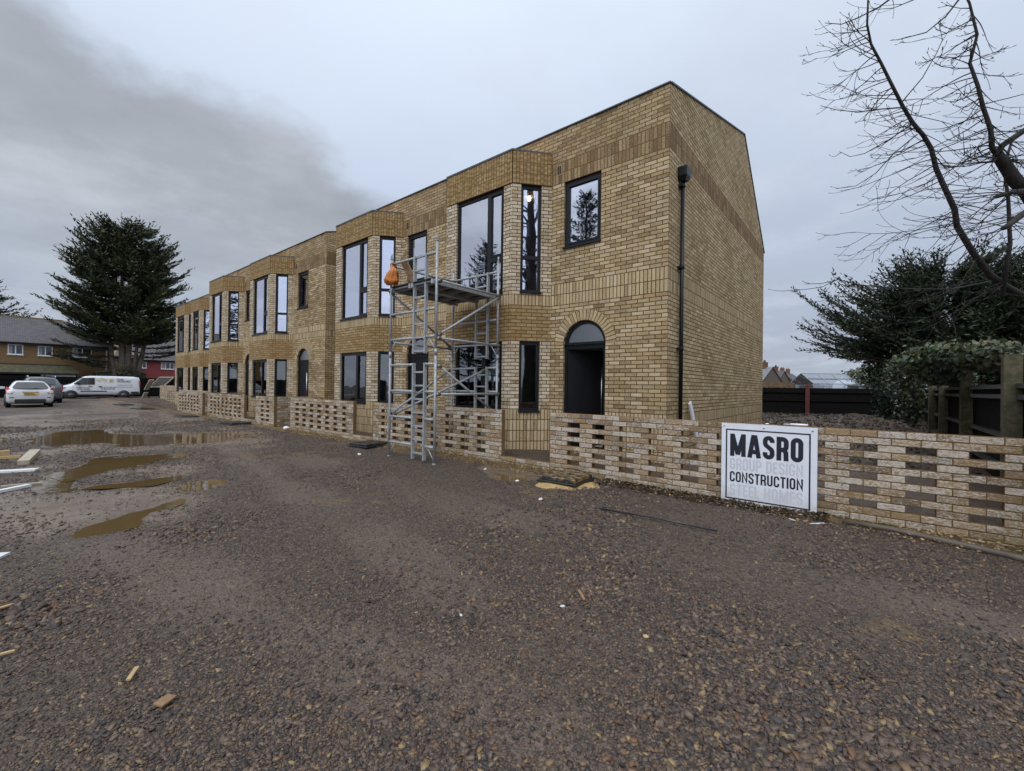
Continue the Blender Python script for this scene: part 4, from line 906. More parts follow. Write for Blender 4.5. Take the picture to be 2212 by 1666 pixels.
def arch(t, x, y, r, side):
    m = MB(); m.tube([(x, y-side*.05, r*.98), (x, y, r*.98)], r*1.22, 26); m.build('wheel_arch', M['plastic'], t)
def text_part(name, s, size, mat, parent, M4, sx=1.0, bold=0.0):
    cu = bpy.data.curves.new('letters', 'FONT'); cu.body = s; cu.size = size; cu.align_x = 'LEFT'; cu.extrude = .003; cu.offset = bold; cu.resolution_u = 2
    o = bpy.data.objects.new('letters', cu); COL.objects.link(o); bpy.context.view_layer.update()
    me = bpy.data.meshes.new_from_object(o.evaluated_get(bpy.context.evaluated_depsgraph_get())); bpy.data.objects.remove(o); me.materials.clear(); me.materials.append(mat)
    n = bpy.data.objects.new(name, me); COL.objects.link(n); n.parent = parent; n.matrix_local = M4 @ Matrix.Scale(sx, 4, (1, 0, 0)); return n
def side_poly(m, pts, wfn, off, mi=0):
    a = [(x, wfn(z)+off, z) for x, z in pts]; m.poly(a[::-1], mi); b = [(x, -wfn(z)-off, z) for x, z in pts]; m.poly(b, mi)
# white panel van, nose towards the left of the photo
van = thing('panel_van', 'white panel van with yellow house logo parked side-on under the conifer', 'van', (-48.9, -1.37, .06), R(-90))
vs = [(-2.66, 1.72, .5, .90, .80, 1.05), (-2.60, 1.90, .38, .96, .84, 1.08), (-2.2, 1.97, .34, .985, .86, 1.1), (-.8, 1.98, .32, .99, .87, 1.1), (.55, 1.97, .32, .99, .86, 1.1), (.85, 1.91, .32, .99, .84, 1.1), (1.15, 1.72, .32, .985, .80, 1.1), (1.5, 1.44, .32, .98, .80, 1.08), (1.78, 1.22, .32, .97, .80, 1.05), (2.15, 1.10, .32, .95, .76, 1.0), (2.42, .98, .32, .90, .68, .9), (2.58, .80, .34, .80, .6, .7), (2.66, .62, .38, .66, .5, .55)]
m = MB(); body_loft(m, vs); m.build('body', M['paint'], van)
wf = lambda z: .99-(max(0, z-1.1)**1.15)*.12-max(0, .5-z)*.05
m = MB(); side_poly(m, [(.30, 1.80), (1.02, 1.78), (1.55, 1.30), (1.50, 1.22), (.30, 1.22)], wf, .006); wn = m.build('side_window', M['carglass'], van)
m = MB(); m.bar((.86, wf(1.2)+.008, 1.22), (.86, wf(1.8)+.008, 1.79), .03, .01); m.build('window_bar', M['plastic'], wn)
m = MB(); m.poly([(1.04, -.74, 1.80), (1.74, -.74, 1.27), (1.74, .74, 1.27), (1.04, .74, 1.80)]); w_ = m.build('windscreen', M['carglass'], van)
for s in (-1, 1):
    m = MB(); m.box((-.45, min(s*.98, s*1.003), .62), (1.15, max(s*.98, s*1.003), .70), 0); m.build('rub_strip', M['plastic'], van)
    m = MB(); m.box((-.9, min(s*.9, s*.996), .30), (1.3, max(s*.9, s*.996), .38), 0); m.build('sill', M['plastic'], van)
for x0, x1, z0, z1, w0 in ((-2.70, -2.05, .36, .62, 1.0), (2.0, 2.68, .33, .62, .99)):
    m = MB(); xe = x0 if x0 < 0 else x1; xi = x1 if x0 < 0 else x0
    O = [(xi, -w0), (xe+(.12 if x0 < 0 else -.14), -w0+.03), (xe, -w0+.35), (xe, w0-.35), (xe+(.12 if x0 < 0 else -.14), w0-.03), (xi, w0)]
    if x0 < 0: O = O[::-1]
    n = len(O); m.idx([(x, y, z) for z in (z0, z1) for x, y in O], [tuple(reversed(range(n))), tuple(range(n, 2*n))]+[(i, (i+1) % n, n+(i+1) % n, n+i) for i in range(n)], 0, .5, False); m.build('bumper', M['plastic'], van)
for s in (-1, 1):
    for x in (1.72, -1.56): arch(van, x, s*1.0, .34, s); wheel(van, x, s*1.012, .335, s)
    m = MB(); m.poly([(2.5, s*.82, .93), (2.58, s*.72, .80), (2.25, s*.925, .82), (2.0, s*.965, .98), (2.3, s*.91, 1.02)][::s]); 
    hl = MB(); hl.idx([(2.56, s*.74, .95), (2.60, s*.76, .82), (2.3, s*.955, .80), (1.98, s*.985, .98), (2.3, s*.94, 1.03)], [(0, 1, 2, 3, 4) if s < 0 else (4, 3, 2, 1, 0)]); hl.build('headlight', M['carglass'], van)
    m = MB(); m.box((1.22, min(s*1.0, s*1.2), 1.2), (1.36, max(s*1.0, s*1.2), 1.42), 0, bev=.02); m.build('door_mirror', M['plastic'], van)
    m = MB(); m.box((-2.68, min(s*.86, s*.955), 1.0), (-2.62, max(s*.86, s*.955), 1.6), 0, bev=.01); m.build('tail_light', M['red_light'], van)
    m = MB()
    for x in (.46, -.14): m.box((x, min(s*.99, s*1.02), 1.06), (x+.22, max(s*.99, s*1.02), 1.10), 0)
    m.build('door_handle', M['plastic'], van)
m = MB()
for x, z0, z1 in ((.22, .40, 1.84), (1.62, .62, 1.15), (-1.1, .40, 1.84)):
    for s in (-1, 1): m.bar((x, s*(wf(z0)+.001), z0), (x, s*(wf(z1)+.001), z1), .012, .006)
for s in (-1, 1): m.box((-2.2, min(s*.98, s*.996), 1.03), (-1.0, max(s*.98, s*.996), 1.055), 0)
m.build('door_seam', M['screw'], van)
M['gold'] = plain('gold_lettering', S(206, 168, 60), .4, var=.05); M['greytext'] = plain('grey_lettering', (.16, .16, .17, 1), .5, var=.03)
def on_side(x, z, tilt=-4.5): return Matrix.Translation((x, wf(z)+.018, z)) @ Matrix.Rotation(math.pi, 4, 'Z') @ Matrix.Rotation(R(90+tilt), 4, 'X')
text_part('lettering', 'JK', .30, M['gold'], van, on_side(-.62, 1.50), 1.0, .012)
text_part('lettering', 'HOME', .15, M['greytext'], van, on_side(-1.12, 1.66), 1.0, .004); text_part('lettering', 'REFURBISHMENT', .15, M['greytext'], van, on_side(-1.12, 1.50), .82, .004)
text_part('lettering', '07983 371137', .14, M['greytext'], van, on_side(1.42, .92, 0), .95, .003); text_part('lettering', '07981 453527', .14, M['greytext'], van, on_side(1.35, .78, 0), .95, .003)
m = MB()
for z, a, b in ((1.02, .0, -.95), (.93, -.02, -1.0), (.84, -.1, -.9)):
    x = a
    while x > b:
        w = .1+.13*random.random(); m.box((x-w, wf(z)+.002, z-.02), (x, wf(z)+.006, z+.02), 0); x -= w+.05
m.bar((-1.12, wf(1.42)+.004, 1.43), (-2.0, wf(1.42)+.004, 1.43), .006, .012); m.bar((-1.1, wf(1.2)+.004, 1.2), (-2.15, wf(1.2)+.004, 1.22), .006, .03); m.build('small_print', M['greytext'], van)
m = MB(); q = lambda x, z: (x, wf(z)+.016, z)
for a, b in (((.18, 1.62), (-.14, 1.80)), ((-.14, 1.80), (-.46, 1.62)), ((.10, 1.63), (.10, 1.46)), ((-.38, 1.63), (-.38, 1.46)), ((0, 1.58), (0, 1.46)), ((-.28, 1.58), (-.28, 1.46)), ((0, 1.58), (-.14, 1.66)), ((-.14, 1.66), (-.28, 1.58))): m.bar(q(*a), q(*b), .035, .01, up=(0, 1, 0))
m.build('house_logo', M['gold'], van)
def hatch(name, label, loc, rz, paint, plate_text=None, L=3.95, W=1.72, H=1.47, estate=False):
    c = thing(name, label, 'car', loc, rz); h = W/2; k = H/1.47
    if not estate: st = [(-1.97, .86, .42, h*.86, h*.72, .80), (-1.93, .98, .30, h*.97, h*.80, .90), (-1.84, 1.06, .26, h*1.0, h*.80, .94), (-1.60, 1.30, .24, h, h*.70, .95), (-1.42, 1.42, .22, h, h*.66, .95), (-.8, 1.47, .2, h*.99, h*.66, .93), (.0, 1.46, .2, h*.98, h*.66, .92), (.5, 1.38, .2, h*.97, h*.66, .9), (1.0, 1.12, .2, h*.96, h*.70, .88), (1.3, .98, .2, h*.95, h*.72, .86), (1.75, .84, .24, h*.88, h*.62, .76), (1.95, .66, .3, h*.7, h*.5, .6)]
    else: st = [(-2.25, .95, .42, h*.86, h*.74, .86), (-2.2, 1.10, .3, h*.97, h*.82, .98), (-2.05, 1.36, .26, h, h*.74, 1.0), (-1.9, 1.52, .24, h, h*.70, 1.0), (-1.0, 1.58, .22, h, h*.70, 1.0), (.2, 1.56, .22, h, h*.70, .98), (.8, 1.42, .22, h*.98, h*.70, .95), (1.3, 1.10, .22, h*.97, h*.74, .92), (1.9, .96, .26, h*.9, h*.66, .82), (2.25, .7, .3, h*.75, h*.55, .62)]
    m = MB(); body_loft(m, st); m.build('body', M[paint], c)
    xr = -1.97 if not estate else -2.25
    zb, zt = (1.02, 1.37) if not estate else (1.12, 1.47); xb, xt = (xr+.03, xr+.42) if not estate else (xr+.03, xr+.26)
    m = MB(); N = 6; V = []
    for z_, x_, w_, e in ((zb, xb, .60, .05), (zb+.07, xb+(xt-xb)*.2, .66, .07), (zt-.05, xt-.05, .52, .03), (zt, xt, .48, .03)):
        for i in range(N+1): s = i/N*2-1; V.append((x_+e*s*s*1.4-.03, s*w_*h/.86, z_+.02-.012*s*s))
    m.idx(V, [(a*(N+1)+i, (a+1)*(N+1)+i, (a+1)*(N+1)+i+1, a*(N+1)+i+1) for a in range(3) for i in range(N)]); m.build('rear_window', M['carglass'], c)
    hwr = lambda z: h*1.0-(max(0, z-.95))*.52*h
    m = MB(); side_poly(m, [(-1.35, 1.02), (-1.2, 1.34*k), (.35, 1.34*k), (.95, 1.0)], hwr, .006); m.build('side_window', M['carglass'], c)
    m = MB(); xa, za = (.55, 1.37) if not estate else (.85, 1.42); xb2, zb2 = (1.22, 1.02) if not estate else (1.4, 1.12)
    m.poly([(xa, -.5, za), (xb2, -.6, zb2), (xb2, .6, zb2), (xa, .5, za)]); m.build('windscreen', M['carglass'], c)
    for s in (-1, 1):
        for x in (xr+.72, -xr-.82): arch(c, x, s*(h+.004), .30, s); wheel(c, x, s*(h+.01), .305, s)
        m = MB(); m.idx([(xr-.005, s*h*.70, .84), (xr-.01, s*h*.78, .74), (xr+.02, s*h*.99, .76), (xr+.16, s*h*1.03, .95), (xr+.24, s*h*1.0, 1.14), (xr+.09, s*h*.86, 1.04)], [(0, 1, 2, 3, 4, 5)]+[(5, 4, 3, 2, 1, 0)]); m.build('tail_light', M['red_light'], c)
        m = MB(); m.box((.55, min(s*h, s*(h+.2)), .98), (.68, max(s*h, s*(h+.2)), 1.12), 0, bev=.02); m.build('door_mirror', M[paint], c)
    m = MB(); m.box((xr-.03, -h*.66, .24), (xr+.12, h*.66, .50), 0, bev=.05); m.build('bumper', M['plastic'], c)
    for s in (-1, 1): m = MB(); m.box((xr-.012, min(s*h*.70, s*h*.88), .54), (xr+.05, max(s*h*.70, s*h*.88), .575), 0); m.build('reflector', M['plastic'], c)
    m = MB(); m.box((xr-.035, -.26, .70), (xr+.02, .26, .815), 0, bev=.006); pl = m.build('number_plate', M['plate'], c)
    if plate_text: text_part('lettering', plate_text, .105, M['sign_black'], pl, Matrix.Translation((xr-.038, .235, .722)) @ Matrix.Rotation(R(-90), 4, 'Z') @ Matrix.Rotation(R(90), 4, 'X'), .82, .004)
    m = MB(); m.box((xr-.02, -.3, .84), (xr+.05, .3, .865), 0); m.build('tailgate_trim', M['plastic' if not estate else 'plastic'], c)
    m = MB(); m.tube([(xr+.05, .1, zb+.0), (xr+.02, -.02, zb+.03), (xr+.03, -.28, zb+.06)], .008, 5); m.build('wiper', M['plastic'], c)
    if estate:
        for s in (-1, 1):
            m = MB(); m.tube([(-1.75, s*h*.66, 1.54), (-1.6, s*h*.66, 1.63), (.1, s*h*.66, 1.62), (.3, s*h*.66, 1.55)], .022, 6)
            m.build('roof_rail', M['screw'], c)
    else:
        m = MB(); m.tube([(-1.2, 0, 1.45), (-1.45, 0, 1.62)], .006, 5); m.build('aerial', M['plastic'], c)
    return c
hatch('hatchback_car', 'white hatchback seen from behind with yellow number plate', (-33.95, -6.02, .06), R(180), 'paint', 'CT62 FUA')
hatch('estate_car', 'dark grey estate car with silver roof rails parked beyond the white hatchback', (-40.2, -5.25, .06), R(180), 'paint_dark', None, W=1.82, estate=True).scale = (1, 1, 1.1)
# ------------------------------------------------------------------ houses and sheds beyond the yard
M['pebble'] = dirty('brown_pebbledash', S(138, 110, 74), S(112, 90, 62), .6, .95)
M['redwall'] = brick('painted_red_brick', .225, .075, 1, col((152, 74, 78), (146, 70, 74), (158, 80, 82)), S(132, 66, 70), .02)
M['brown_brick'] = brick('brown_brick', .225, .075, 1, col((120, 92, 66), (104, 80, 58), (132, 102, 74)), S(110, 96, 78), .05)
def tiles(name, c1, c2, moss=None):
    t = NT(name); n = t.noise(t.pos(), 3, 5, .7); u = t.n('ShaderNodeUVMap', uv_map='UVMap'); b = t.n('ShaderNodeTexBrick'); t.l(u.outputs[0], b.inputs[0]); b.inputs['Scale'].default_value = 1; b.inputs['Brick Width'].default_value = .3; b.inputs['Row Height'].default_value = .22; b.inputs['Mortar Size'].default_value = .018
    b.inputs['Color1'].default_value = c1; b.inputs['Color2'].default_value = c2; b.inputs['Mortar'].default_value = tuple(x*.4 for x in c1[:3])+(1,)
    c = b.outputs[0]
    if moss: c = t.mix(t.math('MULTIPLY', t.step(n, .4, .6), .8), c, moss)
    t.set(c, .75); t.bump(b.outputs[1], .02); return t.m
M['tiles'] = tiles('grey_roof_tiles', S(98, 94, 96), S(80, 76, 80)); M['mossroof'] = tiles('mossy_sheet_roof', S(70, 62, 48), S(58, 52, 42), S(84, 82, 44))
M['tiles_pale'] = tiles('pale_roof_tiles', S(138, 138, 140), S(118, 118, 122))
M['ridge'] = plain('lichen_ridge_tile', S(128, 108, 66), .9, var=.3, scale=10)
M['dark_fence'] = plain('black_creosoted_boards', (.008, .0075, .0072, 1), .95, var=.6, scale=14, spec=.15)
M['green_shed'] = plain('green_painted_shed', S(66, 78, 62), .8); M['felt'] = plain('shed_felt', S(140, 128, 104), .9)
M['curtain'] = plain('grey_net_curtain', (.30, .31, .32, 1), .9, var=.3, scale=9)
def roofpoly(m, pts, mi=0):
    P = [Vector(p) for p in pts]; e = (P[1]-P[0]).normalized(); n = e.cross(P[2]-P[0]).normalized(); f = n.cross(e); m.poly(pts, mi, [((p-P[0]).dot(e), (p-P[0]).dot(f)) for p in P])
def far_window(h, x, ya, yb, z0, z1, split, nx=1):
    e = .07; m = MB(); X = x
    for a, b, c, d in ((ya, ya+e, z0, z1), (yb-e, yb, z0, z1), (ya+e, yb-e, z0, z0+e), (ya+e, yb-e, z1-e, z1)): m.box((X-.03, a, c), (X+.05, b, d), 0)
    for s in split: yy = ya+(yb-ya)*s; m.box((X-.03, yy-.04, z0+e), (X+.05, yy+.04, z1-e), 0)
    m.box((X-.02, ya-.05, z0-.06), (X+.09, yb+.05, z0), 0); w = m.build('window', M['white'], h)
    m = MB(); m.box((X-.02, ya+e, z0+e), (X+.006, yb-e, z1-e), 0); m.build('pane', M['glass_low'] if False else M['carglass'], w)
    m = MB(); m.box((X-.01, ya+e, z0+e), (X+.012, ya+e+(yb-ya)*.22, z1-e), 0); m.build('curtain', M['curtain'], w); return w
def hip_house(name, label, X0, depth, y0, y1, eave, ridge, wm, rm, hip=3.0, group=None):
    """front face on x = X0 looking towards +x"""
    h = thing(name, label, 'house', (X0, (y0+y1)/2, .1), 0, group); m = MB(); xb = X0-depth
    for A, B in (((X0, y0), (X0, y1)), ((X0, y1), (xb, y1)), ((xb, y1), (xb, y0)), ((xb, y0), (X0, y0))):
        L = math.hypot(B[0]-A[0], B[1]-A[1]); m.poly([(A[0], A[1], -.2), (B[0], B[1], -.2), (B[0], B[1], eave), (A[0], A[1], eave)], 0, [(0, -.2), (L, -.2), (L, eave), (0, eave)])
    m.build('wall', M[wm], h); m = MB(); o = .35; xm = (X0+xb)/2; ya, yb = y0-o, y1+o; ez = eave-.05
    F0, F1, B0, B1 = (X0+o, ya, ez), (X0+o, yb, ez), (xb-o, ya, ez), (xb-o, yb, ez); r0, r1 = (xm, ya+hip, ridge), (xm, yb-hip, ridge)
    for P in ([F0, F1, r1, r0], [B1, B0, r0, r1], [F1, B1, r1], [B0, F0, r0]): roofpoly(m, P)
    rf = m.build('roof', M[rm], h); m = MB(); m.bar(r0, r1, .22, .12)
    for a, b in ((r1, F1), (r1, B1), (r0, F0), (r0, B0)): m.bar(a, b, .2, .10)
    m.build('ridge_tiles', M['ridge'], rf); m = MB(); m.tube([(X0+o+.05, ya, ez-.02), (X0+o+.05, yb, ez-.02)], .06, 6); m.box((X0+.02, ya+.02, ez-.16), (X0+o, yb-.02, ez-.03), 0); m.build('gutter', M['plastic'], h); return h
bh = hip_house('rendered_house', 'brown pebbledashed house with grey hipped roof behind the parked van', -57, 8.6, -16, .66, 5.05, 7.75, 'pebble', 'tiles', 3.6)
for a, b, z0, z1 in ((-6.32, -5.39, 3.9, 4.82), (-4.49, -3.54, 3.9, 4.8), (-2.21, -.87, 3.92, 4.8), (-9.4, -8.3, 3.9, 4.8)): far_window(bh, -57, a, b, z0, z1, (.5,))
m = MB(); m.tube([(-56.93, .22, .1), (-56.93, .22, 4.75), (-56.75, .25, 4.95)], .055, 8); m.build('downpipe', M['white'], bh); rebase(bh, (-57, -7.7, .1))
rh = hip_house('red_house', 'red painted brick house with white windows seen left of the terrace end', -74, 8, 3.6, 16.5, 4.7, 8.2, 'redwall', 'tiles', .6)
far_window(rh, -74, 5.64, 6.51, 3.5, 4.36, (.5,)); far_window(rh, -74, 8.1, 9.6, 3.45, 4.4, (.34, .67)); far_window(rh, -74, 12, 13.4, 3.45, 4.4, (.34, .67)); rebase(rh, (-74, 10, .1))
bk = hip_house('brick_house', 'brown brick house end glimpsed between the tree trunk and the rendered house', -68, 6, 2.6, 4.2, 4.6, 6.0, 'brown_brick', 'tiles', .8); rebase(bk, (-68, 3.4, .1))
g = thing('lean_to', 'long low outbuilding with mossy sloping roof below the rendered house', 'outbuilding', (-54.6, -7, .1)); m = MB(); roofpoly(m, [(-54.2, -14, 2.28), (-54.2, -1.95, 2.28), (-55.6, -2.35, 3.0), (-55.6, -14, 3.0)]); m.poly([(-54.2, -1.95, 2.28), (-55.6, -1.95, 2.28), (-55.6, -2.35, 3.0)]); m.box((-54.24, -14, 2.14), (-54.16, -1.93, 2.27), 1); m.build('roof', [M['mossroof'], M['plastic']], g)
m = MB(); m.box((-56.6, -13.9, -.2), (-54.5, -2.1, 2.2), 0); m.build('wall', M['dark_fence'], g); m = MB(); m.box((-54.5, -4.4, 1.95), (-54.4, -2.2, 2.12), 0); m.build('fascia', M['offwhite'], g); m = MB(); m.bar((-55.62, -14, 3.04), (-55.62, -2.3, 3.04), .2, .08); m.build('ridge_tiles', M['coping'], g); rebase(g, (-54.6, -7, .1))
sh = thing('garden_shed', 'green garden shed with pale felt roof behind the van tail', 'shed', (-55, 1.7, .1)); m = MB(); m.prism([(-.75, -.2), (3.0, -.2), (3.0, 2.42), (1.15, 2.72), (-.75, 2.42)], 0, 2.2, 0, .5, Matrix(((0, -1, 0, -55), (1, 0, 0, 0), (0, 0, 1, 0), (0, 0, 0, 1)))); m.build('wall', M['green_shed'], sh)
m = MB(); m.bar((-56, -.85, 2.45), (-56, 1.15, 2.77), 2.4, .05); m.bar((-56, 1.15, 2.77), (-56, 3.1, 2.45), 2.4, .05); m.build('roof', M['felt'], sh); rebase(sh, (-55, 1.7, .1))
def board_fence(label, A, B, z0, z1, mat, post_every=2.9, posts=None, postmat=None, ph=.1, side=1, rails=(.25, 1.0, 1.6), pw=.10, group=None, railmat=None, skip_posts=False):
    """feather-edged boards with arris rails and posts on the side given by side"""
    f = thing('board_fence', label, 'fence', (A[0], A[1], z0), 0, group); A = Vector((A[0], A[1], 0)); B = Vector((B[0], B[1], 0)); L = (B-A).length; d = (B-A)/L; n = Vector((d.y, -d.x, 0))*side
    m = MB(); s = 0; r = random.Random(5)
    while s < L:
        w = min(.12, L-s); a = A+d*s; b = A+d*(s+w+.006); o = r.uniform(-.004, .004); h = z1+r.uniform(-.012, .012)
        V = [a, b, b-n*(.018+o), a-n*.006]; m.idx([(p.x, p.y, z0-.1) for p in V]+[(p.x, p.y, h) for p in V], [(0, 1, 5, 4), (1, 2, 6, 5), (2, 3, 7, 6), (3, 0, 4, 7), (4, 5, 6, 7)], 0, .5, False); s += .12
    m.build('board_panel', M[mat], f)
    for z in rails:
        m = MB(); a = A+n*.035; b = B+n*.035; m.bar((a.x, a.y, z0+z), (b.x, b.y, z0+z), .07, .06); m.build('rail', M[railmat or mat], f)
    if not skip_posts:
        for s in (posts if posts is not None else np.arange(.1, L, post_every)):
            p = A+d*float(s)+n*.09; m = MB(); hp = z1+ph; Mx = Matrix(((d.x, n.x, 0, p.x), (d.y, n.y, 0, p.y), (0, 0, 1, 0), (0, 0, 0, 1)))
            m.box((-pw/2, -pw/2, z0-.2), (pw/2, pw/2, hp-.03), 0, M=Mx); m.box((-pw/2+.012, -pw/2+.012, hp-.03), (pw/2-.012, pw/2-.012, hp), 0, M=Mx); m.build('post', M[postmat or mat], f)
    return rebase(f, (A.x, A.y, z0))
M['old_concrete'] = dirty('mossy_concrete_post', S(92, 82, 64), S(64, 64, 38), .9, .95)
M['rail_wet'] = plain('wet_dark_rail', (.045, .046, .048, 1), .45, var=.4, scale=12)
M['redpost'] = plain('red_brown_post', S(96, 46, 40), .8)
board_fence('dark board fence behind the parked cars and the van', (-52.6, -16), (-52.6, 9), .05, 1.95, 'dark_fence', side=1, pw=.12)
bf = board_fence('black board fence with a red-brown post across the back of the garden', (-7, 19.1), (3.9, 25.9), -.1, 1.70, 'dark_fence', side=1, posts=[3.2], rails=(.3, 1.05, 1.55), pw=.12)
m = MB(); a = Vector((-7, 19.1, 0)); b = Vector((3.9, 25.9, 0)); d = (b-a).normalized(); q = a+d*((Vector((.33, 22.79, 0))-a).dot(d))+Vector((d.y, -d.x, 0))*.1
m.box((q.x-.10, q.y-.10, -.1), (q.x+.10, q.y+.10, 1.93), 0, bev=.02); o = m.build('post', M['redpost'], bf); o['label'] = 'round-topped red-brown post'; o.location = -Vector(bf.location)
board_fence('black board fence with mossy concrete posts along the right side', (4.22, -2.4), (4.22, 26), .1, 1.62, 'dark_fence', side=-1, posts=[0.4, 3.05, 6.3, 9.4, 11.6, 14.6, 17.6, 20.8, 24], postmat='old_concrete', ph=.38, rails=(.38, .82, 1.36, 1.5), pw=.16, railmat='rail_wet')
board_fence('tall dark fence on the far side of the yard behind the camera', (-40, -24), (12, -21), .1, 2.0, 'dark_fence', side=-1)
# rooftops to the right of the gable
def gable_house(label, c, w, l, eave, ridge, rot, wm='brown_brick', rm='tiles_pale', chim=((0, .6),), group='old houses with chimneys beyond the back fence'):
    h = thing('old_house', label, 'house', (c.x, c.y, 0), rot, group); m = MB(); m.prism([(-w/2, -1), (w/2, -1), (w/2, eave), (0, ridge-.1), (-w/2, eave)], -l/2, l/2); m.build('wall', M[wm], h)
    m = MB()
    for s in (-1, 1): roofpoly(m, [(s*(w/2+.3), -l/2-.2, eave-.15), (s*(w/2+.3), l/2+.2, eave-.15), (0, l/2+.2, ridge), (0, -l/2-.2, ridge)][::s])
    rf = m.build('roof', M[rm], h)
    for y, k in chim:
        m = MB(); m.box((-.45, y*l-.35, ridge-1), (.45, y*l+.35, ridge+.9*k), 0); m.box((-.5, y*l-.4, ridge+.9*k), (.5, y*l+.4, ridge+.9*k+.12), 0)
        for q in (-.2, .2): m.tube([(q, y*l, ridge+.9*k+.12), (q, y*l, ridge+.9*k+.5)], .1, 8)
        m.build('chimney', M['chim'], rf)
    return h
M['old_wall'] = plain('dull_old_render', S(92, 84, 76), .95, var=.2)
M['chim'] = brick('chimney_brick', .225, .075, 1, col((130, 78, 58), (116, 70, 54), (104, 74, 60)), S(110, 90, 76), .02)
for px, d, w_, l_, ev, rg_, ro, rm_, ch, lb_ in ((1604, 78, 7.2, 10, 2.9, 5.6, 72, 'tiles_pale', ((-.38, .8),), 'nearest old house with pale roof and red chimney beside the gable'), (1632, 100, 7.2, 12, 3.0, 6.0, 74, 'tiles', ((-.12, 1.0), (-.36, .9)), 'old house with two brown chimneys just right of the pale roof'), (1699, 116, 10.5, 13, 2.2, 6.4, -4, 'tiles', ((-.4, 1.0), (.1, 1)), 'dark gabled old house with tall chimney midway to the greenhouse'), (1742, 140, 9, 10, 2.4, 5.0, 60, 'tiles', ((0, 1.2),), 'farthest small old house just left of the greenhouse')):
    gable_house(lb_, at(px, 846, d), w_, l_, ev, rg_, R(ro), 'old_wall', rm_, ch)
# brick boundary wall and greenhouse behind the back fence
a, b = at(1640, 838, 29), at(1716, 838, 31); m = MB(); d = (b-a); m.poly([(a.x, a.y, -.2), (b.x, b.y, -.2), (b.x, b.y, 2.12), (a.x, a.y, 2.12)], 0, [(0, -.2), (d.length, -.2), (d.length, 2.12), (0, 2.12)]); n = Vector((-d.y, d.x, 0)).normalized()*.22
m.poly([(a.x, a.y, 2.12), (b.x, b.y, 2.12), (b.x+n.x, b.y+n.y, 2.12), (a.x+n.x, a.y+n.y, 2.12)], 0); m.poly([(b.x, b.y, -.2), (b.x+n.x, b.y+n.y, -.2), (b.x+n.x, b.y+n.y, 2.12), (b.x, b.y, 2.12)], 0); m.poly([(b.x+n.x, b.y+n.y, -.2), (a.x+n.x, a.y+n.y, -.2), (a.x+n.x, a.y+n.y, 2.12), (b.x+n.x, b.y+n.y, 2.12)], 0); tag(m.build('brick_wall', M['brown_brick']), 'old brown brick wall rising behind the black back fence', 'wall')
gh = thing('greenhouse', 'glass greenhouse with silver frame standing behind the back fence', 'greenhouse', (0, 30, 0)); a, b = at(1758, 838, 30), at(1856, 838, 30.5); d = Vector((b.x-a.x, b.y-a.y, 0)); L = d.length; d /= L; n = Vector((-d.y, d.x, 0)); P = lambda u, v, z: tuple(Vector((a.x, a.y, 0))+d*u+n*v+Vector((0, 0, z)))
m = MB(); zt, zr = 2.05, 2.45
for u in np.linspace(0, L, 4): m.bar(P(u, 0, 0), P(u, 0, zt), .05, .05); m.bar(P(u, 0, zt), P(u, 1.1, zr+.35), .05, .05); m.bar(P(u, 2.2, 0), P(u, 2.2, zt), .05, .05); m.bar(P(u, 2.2, zt), P(u, 1.1, zr+.35), .05, .05)
for v, z in ((0, 1.55), (0, zt), (2.2, zt), (1.1, zr+.35), (.5, 2.42)): m.bar(P(0, v, z), P(L, v, z), .05, .05)
m.build('frame', M['alu'], gh); m = MB()
M['ghglass'] = glass('greenhouse_glass', .35, (.9, .93, 1, 1), (.85, .9, .9, 1))
m.poly([P(0, 0, .1), P(L, 0, .1), P(L, 0, zt), P(0, 0, zt)]); m.poly([P(0, 0, zt), P(L, 0, zt), P(L, 1.1, zr+.35), P(0, 1.1, zr+.35)]); m.poly([P(0, 2.2, zt), P(0, 1.1, zr+.35), P(L, 1.1, zr+.35), P(L, 2.2, zt)]); m.poly([P(0, 2.2, .1), P(0, 2.2, zt), P(L, 2.2, zt), P(L, 2.2, .1)]); m.build('pane', M['ghglass'], gh); rebase(gh, (0, 30, 0))
m = MB(); c = at(1878, 832, 31); m.box((-1.1, -.6, 0), (1.1, .6, 1.95), 0, M=Matrix.Translation((c.x, c.y, 0)) @ Matrix.Rotation(R(32), 4, 'Z')); m.box((-1.2, -.7, 1.95), (1.2, .7, 2.0), 0, M=Matrix.Translation((c.x, c.y, 0)) @ Matrix.Rotation(R(32), 4, 'Z')); tag(m.build('garden_store', M['offwhite']), 'small white garden store right of the greenhouse', 'shed')
# builder's rubbish beside the end walls
c = at(346, 838, 38); t = thing('mesh_panel', 'dark mesh panel in a pale frame propped at the terrace end', 'panel', (c.x, c.y, .1))
P0, P1, P2, P3 = at(322, 836, 38), at(352, 836, 37), at(376, 815, 37), at(345, 815, 38.4); n_ = (P1-P0).cross(P3-P0).normalized()*.04
m = MB(); m.idx([tuple(q) for q in (P0, P1, P2, P3)]+[tuple(q-n_) for q in (P0, P1, P2, P3)], [(0, 1, 2, 3), (7, 6, 5, 4), (0, 4, 5, 1), (1, 5, 6, 2), (2, 6, 7, 3), (3, 7, 4, 0)], 0, .5, False); m.build('mesh_sheet', M['ply'], t); m = MB()
for a, b in ((P0, P1), (P1, P2), (P2, P3), (P3, P0)): m.bar(a, b, .09, .07)
m.build('frame', M['wood_grey'], t); m = MB(); m.bar((P3.x, P3.y, .0), P3, .08, .08); m.bar((P2.x, P2.y, .0), P2, .08, .08); m.bar((P0.x, P0.y, .0), P0, .08, .08); m.build('prop', M['dark_fence'], t); rebase(t, (c.x, c.y, .1))
